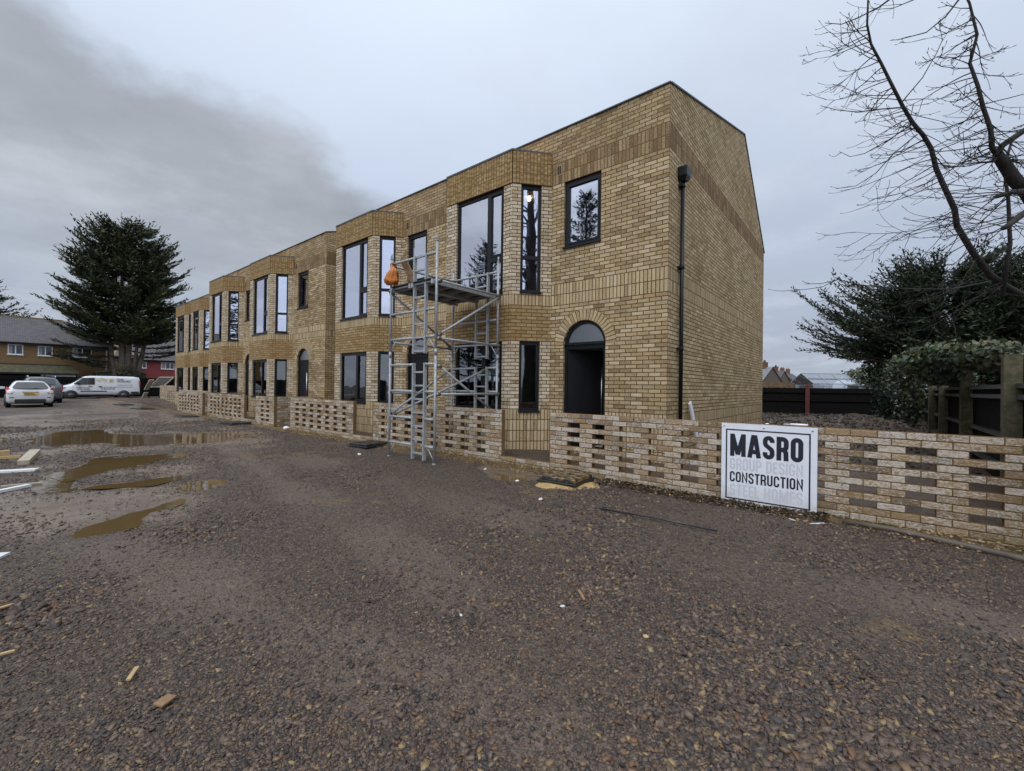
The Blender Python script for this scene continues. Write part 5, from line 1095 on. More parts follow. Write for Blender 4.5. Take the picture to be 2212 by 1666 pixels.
a, b = at(316, 842, 37.5), at(328, 818, 37.2); m = MB(); m.bar((a.x, a.y, .9), (b.x, b.y, 1.75), .35, .06); tag(m.build('timber_plank', M['wood_grey']), 'grey board tilted against the mesh panel at the terrace end', 'plank')
a, b = at(309, 858, 38), at(316, 848, 38); m = MB(); m.bar((a.x, a.y, .1), (b.x, b.y, .65), .4, .05); tag(m.build('timber_plank', M['wood_grey']), 'short board leaning between the van and the brick pier', 'plank')
# ------------------------------------------------------------------ trees and plants
def leaf_mat(name, stops, rough=.6, spec=.25):
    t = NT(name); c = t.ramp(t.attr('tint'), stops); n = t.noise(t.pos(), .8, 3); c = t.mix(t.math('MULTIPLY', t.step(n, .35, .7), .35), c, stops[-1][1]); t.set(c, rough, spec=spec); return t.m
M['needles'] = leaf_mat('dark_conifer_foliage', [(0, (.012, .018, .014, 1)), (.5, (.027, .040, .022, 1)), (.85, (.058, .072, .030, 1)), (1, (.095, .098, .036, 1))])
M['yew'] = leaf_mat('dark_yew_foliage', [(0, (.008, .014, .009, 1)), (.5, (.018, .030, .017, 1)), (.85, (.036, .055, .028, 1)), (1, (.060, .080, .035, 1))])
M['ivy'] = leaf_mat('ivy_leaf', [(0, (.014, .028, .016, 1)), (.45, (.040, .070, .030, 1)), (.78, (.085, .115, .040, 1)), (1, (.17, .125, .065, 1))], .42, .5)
def bark(name, a, b): 
    t = NT(name); n = t.noise(t.map(t.pos(), (1, 1, .25)), 9, 5, .7); t.set(t.ramp(n, [(.3, a), (.7, b)]), .9); t.bump(n, .03); return t.m
M['bark'] = bark('conifer_bark', (.06, .045, .034, 1), (.19, .15, .115, 1)); M['bark_dark'] = bark('wet_dark_bark', (.012, .010, .009, 1), (.045, .036, .030, 1)); M['bark_green'] = bark('mossy_bark', (.05, .045, .028, 1), (.15, .125, .085, 1))
def leaves_np(P, A, L, W, flat=.75):
    """rhombic leaf sprays: centres P, axes A (unit), lengths L, widths W"""
    n = len(P); rnd = RNG.normal(0, 1, (n, 3)); rnd[:, 2] *= (1-flat)
    s = np.cross(A, np.cross(rnd, A)); s /= np.linalg.norm(s, axis=1)[:, None]+1e-9
    V = np.stack([P-A*L[:, None]*.5, P+s*W[:, None]*.5-A*L[:, None]*.08, P+A*L[:, None]*.5, P-s*W[:, None]*.5-A*L[:, None]*.08], 1)
    return V.reshape(-1, 3), np.arange(n*4).reshape(-1, 4)
def conifer(label, base, H, prof, trunks, nbr, seed, mat='needles', lsc=1.0, group=None, droop=0.0, up=.35, per=14, zj=.10, cat='tree', name='conifer_tree', h0=.12, barkm='bark', extra=(), dens=1.0):
    """tapered stems, limbs that sweep out and up, flattened sprays of foliage along each limb; prof = [(height fraction, crown radius)]"""
    rg = np.random.default_rng(seed); t = thing(name, label, cat, base, 0, group); base = Vector(base)
    m = MB()
    for x, y, hx, hy, r, hh in trunks:
        pts = [(x*(1-s)*1.0+hx*s**.7, y*(1-s)+hy*s**.7, hh*H*s-.2*(s == 0)) for s in np.linspace(0, 1, 9)]; m.tube(pts, [max(.03, r*(1-.85*s)) for s in np.linspace(0, 1, 9)], 9)
    hs = np.array([p_[0] for p_ in prof]); rs = np.array([p_[1] for p_ in prof]); PP = []; AA = []; TT = []
    specs = []
    for i in range(nbr):
        f = h0+(1-h0)*(i+rg.random())/nbr; f = min(f, .985); az = i*2.39996+rg.normal(0, .4); Lb = np.interp(f, hs, rs)*rg.uniform(.62, 1.08)
        specs.append((f, az, Lb, rg.uniform(.5, 1)))
    specs += list(extra)
    for f, az, Lb, br in specs:
        if Lb < .15: continue
        k = min(range(len(trunks)), key=lambda j: abs((math.atan2(trunks[j][3], trunks[j][2])-az+math.pi) % (2*math.pi)-math.pi)) if len(trunks) > 1 else 0
        x, y, hx, hy, r, hh = trunks[k]; s_ = min(.98, f/hh)*.92; ox, oy = .4*(x*(1-s_)+hx*s_**.7), .4*(y*(1-s_)+hy*s_**.7)
        z0 = f*H-.22*Lb*(1-f)*.6; N = max(5, int(per*Lb/3)); ss = np.linspace(0, 1, N)
        rad = ss*Lb; zz = z0+up*rg.uniform(.2, 1.7)*Lb*(ss**2)*(.35+f)-droop*Lb*ss*(1-ss)*1.3; wob = rg.normal(0, .10)
        a = az+wob*ss**2*2; P = np.stack([ox+rad*np.cos(a), oy+rad*np.sin(a), zz], 1)
        m.tube([tuple(q) for q in P[::max(1, N//5)]], [max(.012, .045*Lb/3*(1-s)) for s in ss[::max(1, N//5)]], 4, caps=False)
        d = np.gradient(P, axis=0); d /= np.linalg.norm(d, axis=1)[:, None]+1e-9; side = np.stack([-d[:, 1], d[:, 0], np.zeros(N)], 1); side /= np.linalg.norm(side, axis=1)[:, None]+1e-9
        tb = rg.uniform(0, .55)
        for j in range(N):
            s = ss[j]
            if s < .22 and rg.random() < .75: continue
            for sg_ in (-1, 1, 0):
                tl = (.35+.30*Lb*(1-s)**.8)*rg.uniform(.6, 1.15)*lsc if sg_ else .5*lsc
                ta = d[j]*(.75 if sg_ else 1)+side[j]*sg_*.8+np.array([0, 0, rg.normal(.06, zj)]); ta /= np.linalg.norm(ta); K = max(2, int(tl/.17/lsc*dens))
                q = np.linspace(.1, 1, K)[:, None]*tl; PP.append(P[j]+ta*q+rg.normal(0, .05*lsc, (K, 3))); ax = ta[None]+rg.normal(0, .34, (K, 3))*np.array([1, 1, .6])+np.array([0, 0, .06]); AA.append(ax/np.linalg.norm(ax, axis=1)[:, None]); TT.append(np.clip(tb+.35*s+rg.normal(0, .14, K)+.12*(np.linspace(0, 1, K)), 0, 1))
    m.build('trunk', M[barkm], t)
    P = np.concatenate(PP); A = np.concatenate(AA); T = np.concatenate(TT); n = len(P); V, Fq = leaves_np(P, A, rg.uniform(.28, .52, n)*lsc, rg.uniform(.07, .15, n)*lsc)
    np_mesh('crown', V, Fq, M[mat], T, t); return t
dirL = math.atan2(-.634, -.773)                             # leftwards in the photo
TB = (-54.4, 1.2, .05)
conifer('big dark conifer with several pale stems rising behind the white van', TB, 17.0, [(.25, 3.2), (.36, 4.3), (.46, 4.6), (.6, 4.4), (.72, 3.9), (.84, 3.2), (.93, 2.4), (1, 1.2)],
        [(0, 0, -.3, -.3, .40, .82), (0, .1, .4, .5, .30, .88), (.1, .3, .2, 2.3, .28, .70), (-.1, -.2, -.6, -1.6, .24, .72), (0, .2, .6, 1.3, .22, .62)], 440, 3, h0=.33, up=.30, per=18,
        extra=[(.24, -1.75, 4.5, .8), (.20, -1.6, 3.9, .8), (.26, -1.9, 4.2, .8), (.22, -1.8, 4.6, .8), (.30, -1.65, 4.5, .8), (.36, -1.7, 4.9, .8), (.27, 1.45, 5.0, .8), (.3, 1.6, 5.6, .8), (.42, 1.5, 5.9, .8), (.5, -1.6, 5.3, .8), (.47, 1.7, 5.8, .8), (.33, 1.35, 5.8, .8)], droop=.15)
c = at(-75, 800, 44)
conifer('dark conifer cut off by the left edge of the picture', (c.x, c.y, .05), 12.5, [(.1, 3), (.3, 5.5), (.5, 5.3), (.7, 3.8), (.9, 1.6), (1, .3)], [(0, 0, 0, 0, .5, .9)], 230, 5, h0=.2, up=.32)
# ivy-skirted foot of the big tree
def ivy_mass(name, label, cat, blobs, n, size, mat, seed, stemmat='bark_dark', hang=.35, group=None, base=None):
    rg = np.random.default_rng(seed); PP = []; AA = []; TT = []
    tot = sum(b[6] for b in blobs)
    for cx, cy, cz, rx, ry, rz, w in blobs:
        k = int(n*w/tot); u = rg.normal(0, 1, (k, 3)); u /= np.linalg.norm(u, axis=1)[:, None]; rr = 1-np.abs(rg.normal(0, .22, k))+(rg.random(k) < .07)*rg.uniform(0, .3, k); bump_ = 1+.22*np.sin(u[:, 0]*7+cx*3)*np.sin(u[:, 2]*6+u[:, 1]*5)
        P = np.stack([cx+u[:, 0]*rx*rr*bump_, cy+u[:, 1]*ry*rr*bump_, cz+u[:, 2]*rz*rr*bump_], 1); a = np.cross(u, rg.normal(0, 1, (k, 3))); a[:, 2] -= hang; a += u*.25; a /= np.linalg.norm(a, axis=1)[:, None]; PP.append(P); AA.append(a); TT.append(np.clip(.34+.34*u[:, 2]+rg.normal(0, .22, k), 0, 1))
    P = np.concatenate(PP); A = np.concatenate(AA); T = np.concatenate(TT); keep = P[:, 2] > .05; P, A, T = P[keep], A[keep], T[keep]; k = len(P); V, Fq = leaves_np(P, A, rg.uniform(.8, 1.3, k)*size, rg.uniform(.7, 1.1, k)*size, flat=.2)
    b = base or (blobs[0][0], blobs[0][1], .1); t = thing(name, label, cat, b, 0, group); m = MB(); r = random.Random(seed)
    for cx, cy, cz, rx, ry, rz, w in blobs:
        for q in range(5):
            e = (cx+rx*r.uniform(-.6, .6), cy+ry*r.uniform(-.6, .6), cz+rz*r.uniform(-.2, .7)); m.tube([(cx, cy, max(.1, cz-rz*.5)), ((cx+e[0])/2+r.uniform(-.1, .1), (cy+e[1])/2, (cz+e[2])/2), e], [.02, .014, .006], 5)
    m.build('stem', M[stemmat], t); np_mesh('foliage', V, Fq, M[mat], T, t); return rebase(t, b)
ivy_mass('ivy_clump', 'dark ivy clump wrapped round the foot of the big conifer', 'ivy', [(-53.9, 1.4, 1.6, .9, .9, 1.5, 1)], 900, .2, 'needles', 8)
# ivy bush tumbling over the right-hand fence
p0 = lambda px, py, d: tuple(at(px, py, d))
B = [p0(2062, 772, 7.8)+(.55, .9, .26, 3), p0(2130, 768, 7.0)+(.42, .7, .22, 2), p0(2010, 782, 9.0)+(.55, 1.0, .36, 3), p0(1968, 800, 10.6)+(.42, .9, .48, 2), p0(1972, 862, 10.6)+(.20, .4, .62, 1.6), p0(1945, 815, 12)+(.4, .8, .6, 1.4), p0(2040, 808, 8.4)+(.32, .6, .22, 1.4)]
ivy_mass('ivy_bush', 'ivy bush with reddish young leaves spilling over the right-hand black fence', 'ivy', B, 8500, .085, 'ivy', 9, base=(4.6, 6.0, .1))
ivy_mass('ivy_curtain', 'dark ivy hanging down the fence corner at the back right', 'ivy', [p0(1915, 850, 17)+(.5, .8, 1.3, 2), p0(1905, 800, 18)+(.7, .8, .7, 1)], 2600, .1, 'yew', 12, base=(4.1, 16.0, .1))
ivy_mass('bamboo_clump', 'yellow-green shrub behind the fence right of the greenhouse', 'shrub', [p0(1886, 818, 30)+(.9, .9, .9, 1), p0(1860, 812, 34)+(1.2, 1, .6, 1)], 900, .22, 'ivy', 13, base=tuple(at(1882, 835, 31)[:2])+(.1,))
# dark yew-like conifers behind the ivy
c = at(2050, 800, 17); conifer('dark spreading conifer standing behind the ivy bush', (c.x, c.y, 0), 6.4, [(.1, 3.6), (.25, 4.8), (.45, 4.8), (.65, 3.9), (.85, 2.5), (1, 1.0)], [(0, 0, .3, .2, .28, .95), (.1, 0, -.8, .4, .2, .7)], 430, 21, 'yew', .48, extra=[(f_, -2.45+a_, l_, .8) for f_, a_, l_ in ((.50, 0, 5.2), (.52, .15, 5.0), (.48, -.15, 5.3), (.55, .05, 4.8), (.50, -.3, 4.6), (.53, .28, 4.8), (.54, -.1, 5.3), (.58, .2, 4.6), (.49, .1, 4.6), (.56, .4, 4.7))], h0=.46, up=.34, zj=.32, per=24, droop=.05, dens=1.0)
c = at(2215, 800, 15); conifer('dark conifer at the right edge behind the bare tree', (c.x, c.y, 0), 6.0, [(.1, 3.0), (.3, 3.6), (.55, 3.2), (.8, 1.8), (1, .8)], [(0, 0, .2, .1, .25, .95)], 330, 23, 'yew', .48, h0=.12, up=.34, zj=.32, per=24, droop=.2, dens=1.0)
# bare tree leaning in from the right: limbs, water shoots, twigs
bt = thing('bare_tree', 'leafless tree with long curving shoots leaning in from the right edge', 'tree', (6.2, 1.5, .1)); rb = random.Random(11); m = MB(); mt = MB()
def zz(x, y): return (3100+x/1.389)*2212/4080, (y/1.389)*2212/4080
def limb(pts, d0, d1, r0, r1, n=8):
    P = [at(*zz(*q), d0+(d1-d0)*i/(len(pts)-1)) for i, q in enumerate(pts)]; Rr = [r0+(r1-r0)*i/(len(pts)-1) for i in range(len(pts))]
    for i in range(1, len(P)-1): P[i] = P[i]+Vector((rb.uniform(-.03, .03), rb.uniform(-.03, .03), 0))
    m.tube(P, Rr, n); return P, Rr
def twig(p, d, L, r, depth, bend):
    P = [p.copy()]; d = d.normalized(); N = 7; kink = Vector((0, 0, 0))
    for i in range(N):
        s = i/N; d = (d+Vector((rb.uniform(-.11, .11), rb.uniform(-.11, .11), rb.uniform(-.09, .09)))+Vector((0, 0, bend*(s-.35)*.5))).normalized(); P.append(P[-1]+d*L/N)
        if depth and i > 1 and rb.random() < .62:
            sd = (d+Vector((rb.uniform(-.7, .7), rb.uniform(-.7, .7), rb.uniform(-.5, .8)))).normalized(); twig(P[-1], sd, L*rb.uniform(.18, .5), r*.6, depth-1, bend)
    mt.tube(P, [max(.0022, r*(1-.7*i/N)) for i in range(N+1)], 4 if r < .008 else 5, caps=False)
    mt.tube([P[-1], P[-1]+d*.02], [max(.0045, r*.5), .002], 4, caps=False)
left = -CR
A_, Ra = limb([(1360, 1640), (1270, 1590), (1165, 1530), (1080, 1400), (1000, 1250), (975, 1160), (940, 1050), (890, 930), (840, 830), (790, 750), (740, 680), (700, 590), (630, 480), (580, 350), (530, 240), (495, 130), (500, -40)], 6.4, 5.6, .046, .010)
B_, Rb = limb([(1240, 1640), (1285, 1350), (1275, 1100), (1250, 930), (1300, 760)], 6.2, 6.0, .028, .014)
K_, Rk = limb([(1420, 1120), (1361, 1060), (1300, 1000), (1250, 900), (1215, 860)], 5.4, 5.2, .085, .055)
C_, Rc = limb([(1215, 865), (1190, 820), (1165, 720), (1120, 600), (1090, 480), (1080, 350), (1085, 200), (1040, 30), (1020, -60)], 5.2, 5.0, .03, .010)
D_, Rd = limb([(1215, 850), (1260, 800), (1361, 720), (1420, 660)], 5.2, 5.1, .036, .028)
E_, Re = limb([(1420, 1060), (1361, 1060), (1280, 1065), (1205, 1090)], 5.3, 5.1, .045, .022); G_, Rg = limb([(1420, 1160), (1361, 1190), (1300, 1240), (1245, 1265)], 5.2, 5.0, .045, .024)
m.tube([(6.9, .9, -.1), (6.7, 1.0, 1.2), A_[0]+Vector((.35, .05, .1)), A_[0]], [.24, .16, .065, .046], 10); m.tube([(6.9, .9, .6), K_[0]+Vector((.5, .2, -.6)), K_[0]], [.2, .14, .085], 9)
for (P, Rr, i0, i1, n, L0, L1) in ((A_, Ra, 1, 15, 78, .35, 1.45), (B_, Rb, 0, 4, 30, .3, 1.0), (C_, Rc, 1, 7, 48, .3, 1.1), (D_, Rd, 0, 3, 12, .3, .8), (K_, Rk, 3, 4, 16, .5, 1.4), (E_, Re, 1, 3, 12, .4, 1.3), (G_, Rg, 1, 3, 10, .4, 1.1)):
    for k in range(n):
        f = i0+(i1-i0)*(k+rb.random())/n; i = min(int(f), len(P)-2); p_ = P[i].lerp(P[i+1], f-i); sd = rb.choice((-1, -1, -1, 1)) if P in (A_, C_, E_, G_, K_) else rb.choice((-1, 1))
        dv = CR*sd*rb.uniform(.7, 1)+Vector((0, 0, rb.uniform(-.55, .25)))+CF*rb.uniform(-.5, .5); fall = 1-.55*(f-i0)/(i1-i0)
        twig(p_, dv, rb.uniform(L0, L1)*fall*1.1, .0075 if sd < 0 else .006, 1 if rb.random() < .7 else 2, rb.uniform(.3, 1.0))
for pts, r_ in (([(1165, 1560), (960, 1600), (760, 1600), (560, 1590), (440, 1575), (330, 1548), (240, 1570), (150, 1572)], .011), ([(330, 1548), (240, 1590), (105, 1608)], .006), ([(690, 595), (560, 605), (440, 620), (330, 610), (235, 585)], .009), ([(740, 690), (620, 770), (480, 850), (400, 868), (340, 840)], .008), ([(770, 745), (640, 850), (540, 960), (430, 1030), (320, 1045)], .008), ([(690, 560), (800, 430), (880, 290), (910, 220), (888, 120)], .008), ([(640, -20), (560, 40), (440, 100), (350, 135), (260, 128)], .012), ([(1000, 0), (930, 90), (820, 180), (660, 222)], .013), ([(760, -5), (640, 45), (520, 55)], .007), ([(330, 1560), (370, 1600), (290, 1670), (215, 1750)], .006)):
    P = [at(*zz(*q), 5.6+.25*math.sin(i*1.3+pts[0][0])) for i, q in enumerate(pts)]; mt.tube(P, [max(.003, r_*(1-.7*i/(len(P)-1))) for i in range(len(P))], 5)
    for i in range(1, len(P)):
        for _ in range(2):
            if rb.random() < .7: twig(P[i-1].lerp(P[i], rb.random()), (P[i]-P[i-1]).normalized()+Vector((rb.uniform(-.5, .5), rb.uniform(-.5, .5), rb.uniform(-.5, .6))), rb.uniform(.1, .4), .004, 0, .6)
m.build('trunk', M['bark_dark'], bt); mt.build('twigs', M['bark_dark'], bt); rebase(bt, (6.9, .9, .1))
# thin leafless saplings behind the rendered house
for k, (px, py, h_) in enumerate(((205, 752, 6.8), (225, 752, 6.2))):
    c = at(px, 800, 66); t = thing('bare_tree', ('leafless sapling rising behind the rendered house roof', 'second leafless sapling close to the big conifer stems')[k], 'tree', (c.x, c.y, 0)); mt = MB(); m = MB(); m.tube([(c.x, c.y, 0), (c.x, c.y+.2, h_*.5), (c.x, c.y, h_)], [.12, .07, .02], 6)
    for q in range(34): z = h_*rb.uniform(.45, 1); twig(Vector((c.x, c.y, z)), Vector((rb.uniform(-1, 1), rb.uniform(-1, 1), .8)), rb.uniform(.8, 2), .03, 1, .3)
    m.build('trunk', M['bark_dark'], t); mt.build('twigs', M['bark_dark'], t); rebase(t, (c.x, c.y, 0))
# trees across the yard, seen mirrored in the upper windows
conifer('tall conifer across the yard, seen mirrored in the upper windows', (-11.8, -17.5, 0), 14.5, [(.1, 2.6), (.3, 3.4), (.55, 2.8), (.8, 1.6), (1, .2)], [(0, 0, 0, 0, .38, .98)], 220, 31, 'yew', .7, h0=.22, up=.2, droop=.3)
conifer('second conifer across the yard, seen mirrored in the bay windows', (-20.5, -18.5, 0), 13.0, [(.1, 2.6), (.3, 3.4), (.55, 2.8), (.8, 1.6), (1, .2)], [(0, 0, 0, 0, .34, .98)], 200, 33, 'yew', .7, h0=.22, up=.2, droop=.3)
t = thing('bare_tree', 'tall bare tree behind the camera, its trunk mirrored in the upper side window', 'tree', (10.9, -7.4, 0)); m = MB(); mt = MB(); m.tube([(10.9, -7.4, -.1), (10.9, -7.3, 3), (10.8, -7.4, 7), (10.9, -7.5, 11), (10.8, -7.4, 15)], [.55, .42, .36, .27, .08], 10)
for q in range(46):
    z = rb.uniform(5, 14.5); twig(Vector((10.9, -7.4, z)), Vector((rb.uniform(-1, 1), rb.uniform(-1, 1), rb.uniform(.1, .9))), rb.uniform(1.5, 4), rb.uniform(.03, .08), 2, .2)
m.build('trunk', M['bark_dark'], t); mt.build('twigs', M['bark_dark'], t); rebase(t, (10.9, -7.4, 0))
# fallen leaves and soil litter: uncountable
def litter(name, label, n, area, mat, size, seed, zoff=.012):
    rg = np.random.default_rng(seed); x = rg.uniform(area[0], area[1], n); y = area[2]+(area[3]-area[2])*rg.random(n)**area[4]; z = fields(x, y)[0]; P = np.stack([x, y, z+zoff+rg.random(n)*.02], 1); a = rg.normal(0, 1, (n, 3)); a[:, 2] *= .35; a /= np.linalg.norm(a, axis=1)[:, None]; V, Fq = leaves_np(P, a, rg.uniform(.6, 1.3, n)*size, rg.uniform(.35, .8, n)*size, .5); return tag(np_mesh(name, V, Fq, M[mat], rg.random(n)), label, None, None, 'stuff')
M['dead_leaf'] = leaf_mat('dead_leaf', [(0, (.012, .010, .009, 1)), (.6, (.035, .026, .020, 1)), (1, (.085, .055, .032, 1))], .5)
M['soil_bits'] = leaf_mat('garden_clods', [(0, (.03, .024, .019, 1)), (.6, (.085, .066, .05, 1)), (1, (.19, .155, .12, 1))], .9)
litter('fallen_leaves', 'dark wet leaves drifted along the wall foot', 2200, (-.35, 2.4, YW-.02, YW-.34, 1.6), 'dead_leaf', .04, 41)
litter('soil_litter', 'clods and rubble over the garden soil', 11000, (-3, 4.1, 2, 24, 1.0), 'soil_bits', .11, 43)
M['crumbs'] = leaf_mat('mortar_crumbs', [(0, S(92, 74, 48)), (.6, S(132, 108, 70)), (1, S(176, 152, 112))], .95)
litter('mortar_droppings', 'mortar crumbs and brick chips dropped along the wall foot', 3600, (-11, 4.1, YW-.01, YW-.42, 1.8), 'crumbs', .035, 47)
# ------------------------------------------------------------------ worker bending behind the bay window glass
def person(label, loc, rz):
    t = thing('person', label, 'person', loc, rz)
    J = {'pel': ((0, 0, .52), .15), 'spine': ((.10, 0, .72), .15), 'chest': ((.24, 0, .90), .165), 'neck': ((.36, 0, 1.02), .06), 'headb': ((.43, 0, 1.07), .085), 'head': ((.50, 0, 1.13), .098), 'top': ((.545, 0, 1.19), .07),
         'shL': ((.27, .19, .94), .075), 'elL': ((.36, .27, .68), .05), 'wrL': ((.52, .2, .52), .034), 'shR': ((.27, -.19, .94), .075), 'elR': ((.38, -.25, .66), .05), 'wrR': ((.55, -.14, .5), .034),
         'hipL': ((.02, .11, .50), .11), 'knL': ((.36, .16, .42), .075), 'anL': ((.16, .15, .09), .05), 'toL': ((.32, .16, .05), .045), 'hipR': ((.02, -.11, .50), .11), 'knR': ((.30, -.17, .10), .075), 'anR': ((-.12, -.14, .10), .05), 'toR': ((-.2, -.14, .03), .04)}
    E_ = [('pel', 'spine'), ('spine', 'chest'), ('chest', 'neck'), ('neck', 'headb'), ('headb', 'head'), ('head', 'top'), ('chest', 'shL'), ('shL', 'elL'), ('elL', 'wrL'), ('chest', 'shR'), ('shR', 'elR'), ('elR', 'wrR'), ('pel', 'hipL'), ('hipL', 'knL'), ('knL', 'anL'), ('anL', 'toL'), ('pel', 'hipR'), ('hipR', 'knR'), ('knR', 'anR'), ('anR', 'toR')]
    for s_, wr in ((1, 'wrL'), (-1, 'wrR')):
        b = Vector(J[wr][0]); J['pa'+wr] = (tuple(b+Vector((.07, -.01*s_, -.03))), .03); E_.append((wr, 'pa'+wr))
        for q in range(4):
            o = (q-1.5)*.019; f1, f2 = 'f%d%s' % (q, wr), 'g%d%s' % (q, wr); l_ = (.05, .058, .054, .042)[q]; pb = b+Vector((.10, o, -.05)); J[f1] = (tuple(pb), .0095); J[f2] = (tuple(pb+Vector((l_*.6, 0, -l_*.8))), .008); E_ += [('pa'+wr, f1), (f1, f2)]
        J['t'+wr] = (tuple(b+Vector((.06, -.045*s_, -.05))), .011); E_.append(('pa'+wr, 't'+wr))
    def grow(name, names, mat, add=0.0):
        idx = {k: i for i, k in enumerate(names)}; me = bpy.data.meshes.new(name); me.from_pydata([J[k][0] for k in names], [(idx[a], idx[b]) for a, b in E_ if a in idx and b in idx], []); o = bpy.data.objects.new(name, me); COL.objects.link(o)
        o.modifiers.new('s', 'SKIN'); md = o.modifiers.new('d', 'SUBSURF'); md.levels = md.render_levels = 2
        sv = me.skin_vertices.new(name='') if not me.skin_vertices else me.skin_vertices[0]
        for k, i in idx.items(): sv.data[i].radius = (J[k][1]+add, J[k][1]+add)
        sv.data[0].use_root = True; bpy.context.view_layer.update(); me2 = bpy.data.meshes.new_from_object(o.evaluated_get(bpy.context.evaluated_depsgraph_get())); bpy.data.objects.remove(o); me2.materials.clear(); me2.materials.append(mat); n = bpy.data.objects.new(name, me2); COL.objects.link(n); n.parent = t
        for p_ in me2.polygons: p_.use_smooth = True
        return n
    allk = list(J); grow('body', ['pel']+[k for k in allk if k != 'pel'], M['skin'])
    grow('trousers', ['pel', 'hipL', 'knL', 'anL', 'hipR', 'knR', 'anR'], M['navy'], .012)
    grow('jacket', ['pel', 'spine', 'chest', 'neck', 'shL', 'elL', 'wrL', 'shR', 'elR', 'wrR'], M['maroon'], .014)
    grow('hood', ['neck', 'headb', 'head'], M['maroon'], .022)
    grow('hi_vis_vest', ['spine', 'chest', 'shL', 'shR'], M['hivis'], .026)
    return t
M['skin'] = plain('skin', (.48, .27, .19, 1), .5, var=.05); M['navy'] = plain('navy_cloth', (.02, .022, .035, 1), .9); M['maroon'] = plain('maroon_cloth', (.16, .02, .04, 1), .9); M['hivis'] = plain('hi_vis_cloth', (.42, .75, .03, 1), .6, var=.08)
person('person in a maroon hooded top and lime hi-vis vest crouching behind the bay window', (-4.22, -.10, 3.06), R(-22))
# ------------------------------------------------------------------ sky, light, camera
W = bpy.data.worlds.new('World'); SC.world = W; W.use_nodes = True; nt = W.node_tree; bgn = nt.nodes['Background']
class WN(NT):
    def __init__(s, t): s.t = t
w = WN(nt); tc = w.n('ShaderNodeTexCoord'); nrm = w.n('ShaderNodeVectorMath', operation='NORMALIZE'); w.l(tc.outputs['Generated'], nrm.inputs[0]); D_ = nrm.outputs[0]
sp = w.n('ShaderNodeSeparateXYZ'); w.l(D_, sp.inputs[0]); el = sp.outputs[2]
SUN_EL, SUN_AZ = 52, -62                                    # sun direction: azimuth of the horizontal vector towards the sun, degrees from +x
sky = w.n('ShaderNodeTexSky', sky_type='NISHITA'); sky.sun_disc = False; sky.sun_elevation = R(SUN_EL); sky.sun_rotation = R(90-SUN_AZ)
inv = w.math('DIVIDE', 1.0, w.math('ADD', w.math('MAXIMUM', el, 0.0), .16)); cv = w.n('ShaderNodeVectorMath', operation='MULTIPLY'); w.l(D_, cv.inputs[0]); cc = w.n('ShaderNodeCombineXYZ'); w.l(inv, cc.inputs[0]); w.l(inv, cc.inputs[1]); w.l(inv, cc.inputs[2]); w.l(cc.outputs[0], cv.inputs[1])
n1 = w.noise(cv.outputs[0], .7, 6, .55); n2 = w.noise(cv.outputs[0], 2.2, 6, .6)
base = w.ramp(el, [(0, (.38, .425, .52, 1)), (.12, (.41, .46, .565, 1)), (.3, (.50, .57, .71, 1)), (.5, (.655, .745, .90, 1)), (.68, (.78, .885, 1.04, 1)), (.85, (1.15, 1.22, 1.35, 1)), (1, (1.4, 1.48, 1.6, 1))])
base = w.mix(w.math('MULTIPLY', w.step(n1, .42, .68), .22), base, (.36, .395, .46, 1))
base = w.mix(w.math('MULTIPLY', w.step(n2, .45, .72), .3), base, (.72, .78, .88, 1))
def dirpx(px, py): return (CF+(px-1106)/F*CR-(py-833)/F*CU).normalized()
pa, pb = dirpx(330, 20), dirpx(880, 420); nn = pa.cross(pb).normalized(); tl = dirpx(150, 250)
if nn.dot(tl) < 0: nn = -nn
dt = w.n('ShaderNodeVectorMath', operation='DOT_PRODUCT'); w.l(D_, dt.inputs[0]); dt.inputs[1].default_value = nn
sd = w.math('ADD', dt.outputs['Value'], w.math('ADD', w.math('MULTIPLY', w.math('SUBTRACT', n1, .5), .30), w.math('MULTIPLY', w.math('SUBTRACT', n2, .5), .22)))
cl = w.math('MULTIPLY', w.step(sd, -.03, .07), w.step(w.math('ADD', el, w.math('MULTIPLY', w.math('SUBTRACT', n1, .5), .3)), .09, .30))
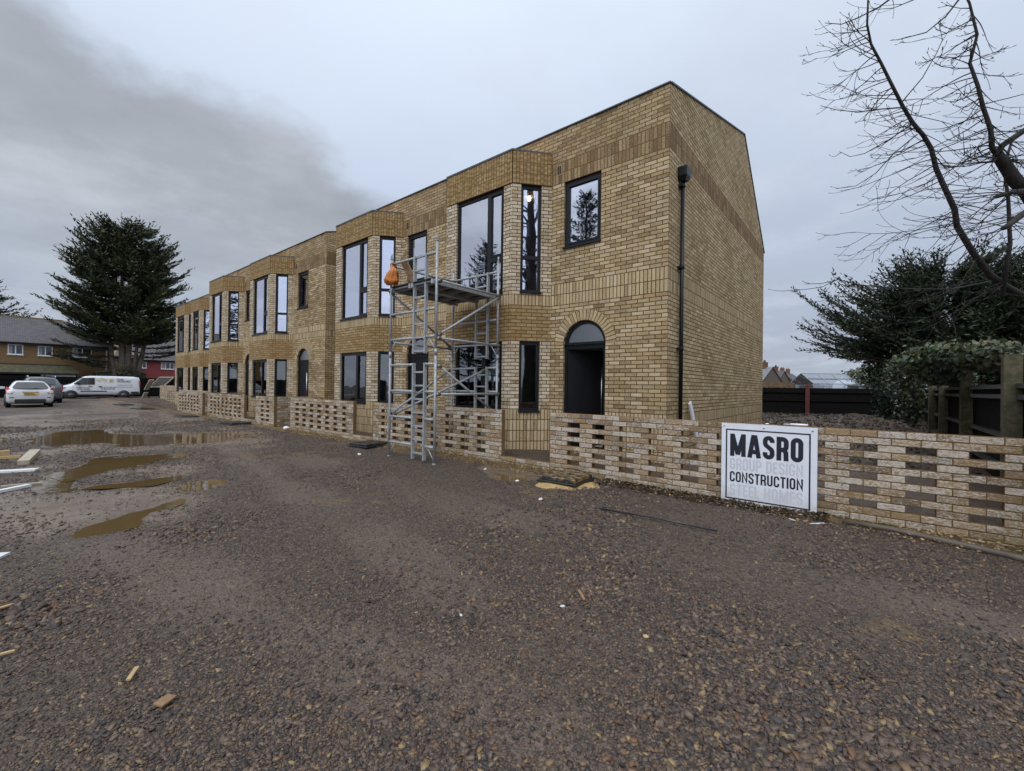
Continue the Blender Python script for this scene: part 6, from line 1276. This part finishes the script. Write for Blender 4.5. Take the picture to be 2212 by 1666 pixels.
n3 = w.noise(cv.outputs[0], 1.3, 7, .6)
dark = w.ramp(n3, [(.28, (.30, .325, .365, 1)), (.5, (.39, .42, .465, 1)), (.72, (.56, .60, .66, 1))])
fd = w.math('SUBTRACT', 1.0, w.math('MULTIPLY', w.step(sd, .25, .7), .55))
col_ = w.mix(w.math('MULTIPLY', cl, w.math('MULTIPLY', fd, .95)), base, dark)
mixs = w.n('ShaderNodeMix', data_type='RGBA', blend_type='ADD'); mixs.inputs[0].default_value = .006; w.l(col_, mixs.inputs[6]); w.l(sky.outputs[0], mixs.inputs[7])
sy = w.math('ADD', 1.0, w.math('MULTIPLY', w.step(w.math('MULTIPLY', sp.outputs[1], -1.0), .05, .6), 1.05))
cs = w.n('ShaderNodeVectorMath', operation='SCALE'); w.l(mixs.outputs[2], cs.inputs[0]); w.l(sy, cs.inputs[3]); w.l(cs.outputs[0], bgn.inputs[0]); bgn.inputs[1].default_value = 1.0
sl = bpy.data.lights.new('sun', 'SUN'); sl.energy = .8; sl.angle = R(30); sl.color = (1, .96, .90); so = bpy.data.objects.new('sun', sl); COL.objects.link(so)
v = Vector((math.cos(R(SUN_AZ))*math.cos(R(SUN_EL)), math.sin(R(SUN_AZ))*math.cos(R(SUN_EL)), math.sin(R(SUN_EL)))); so.rotation_euler = v.to_track_quat('Z', 'Y').to_euler()
cd = bpy.data.cameras.new('camera'); cam = bpy.data.objects.new('camera', cd); COL.objects.link(cam); SC.camera = cam
cd.sensor_width = 36; cd.sensor_fit = 'HORIZONTAL'; cd.lens = F/2212*36; cd.clip_start = .05; cd.clip_end = 2000
cam.matrix_world = Matrix(((CR.x, CU.x, -CF.x, CAM.x), (CR.y, CU.y, -CF.y, CAM.y), (CR.z, CU.z, -CF.z, CAM.z), (0, 0, 0, 1)))
SC.view_settings.view_transform = 'Standard'; SC.view_settings.look = 'None'; SC.view_settings.exposure = 0; SC.view_settings.gamma = 1
SC.cycles.max_bounces = 7; SC.cycles.transparent_max_bounces = 12; SC.cycles.use_denoising = True
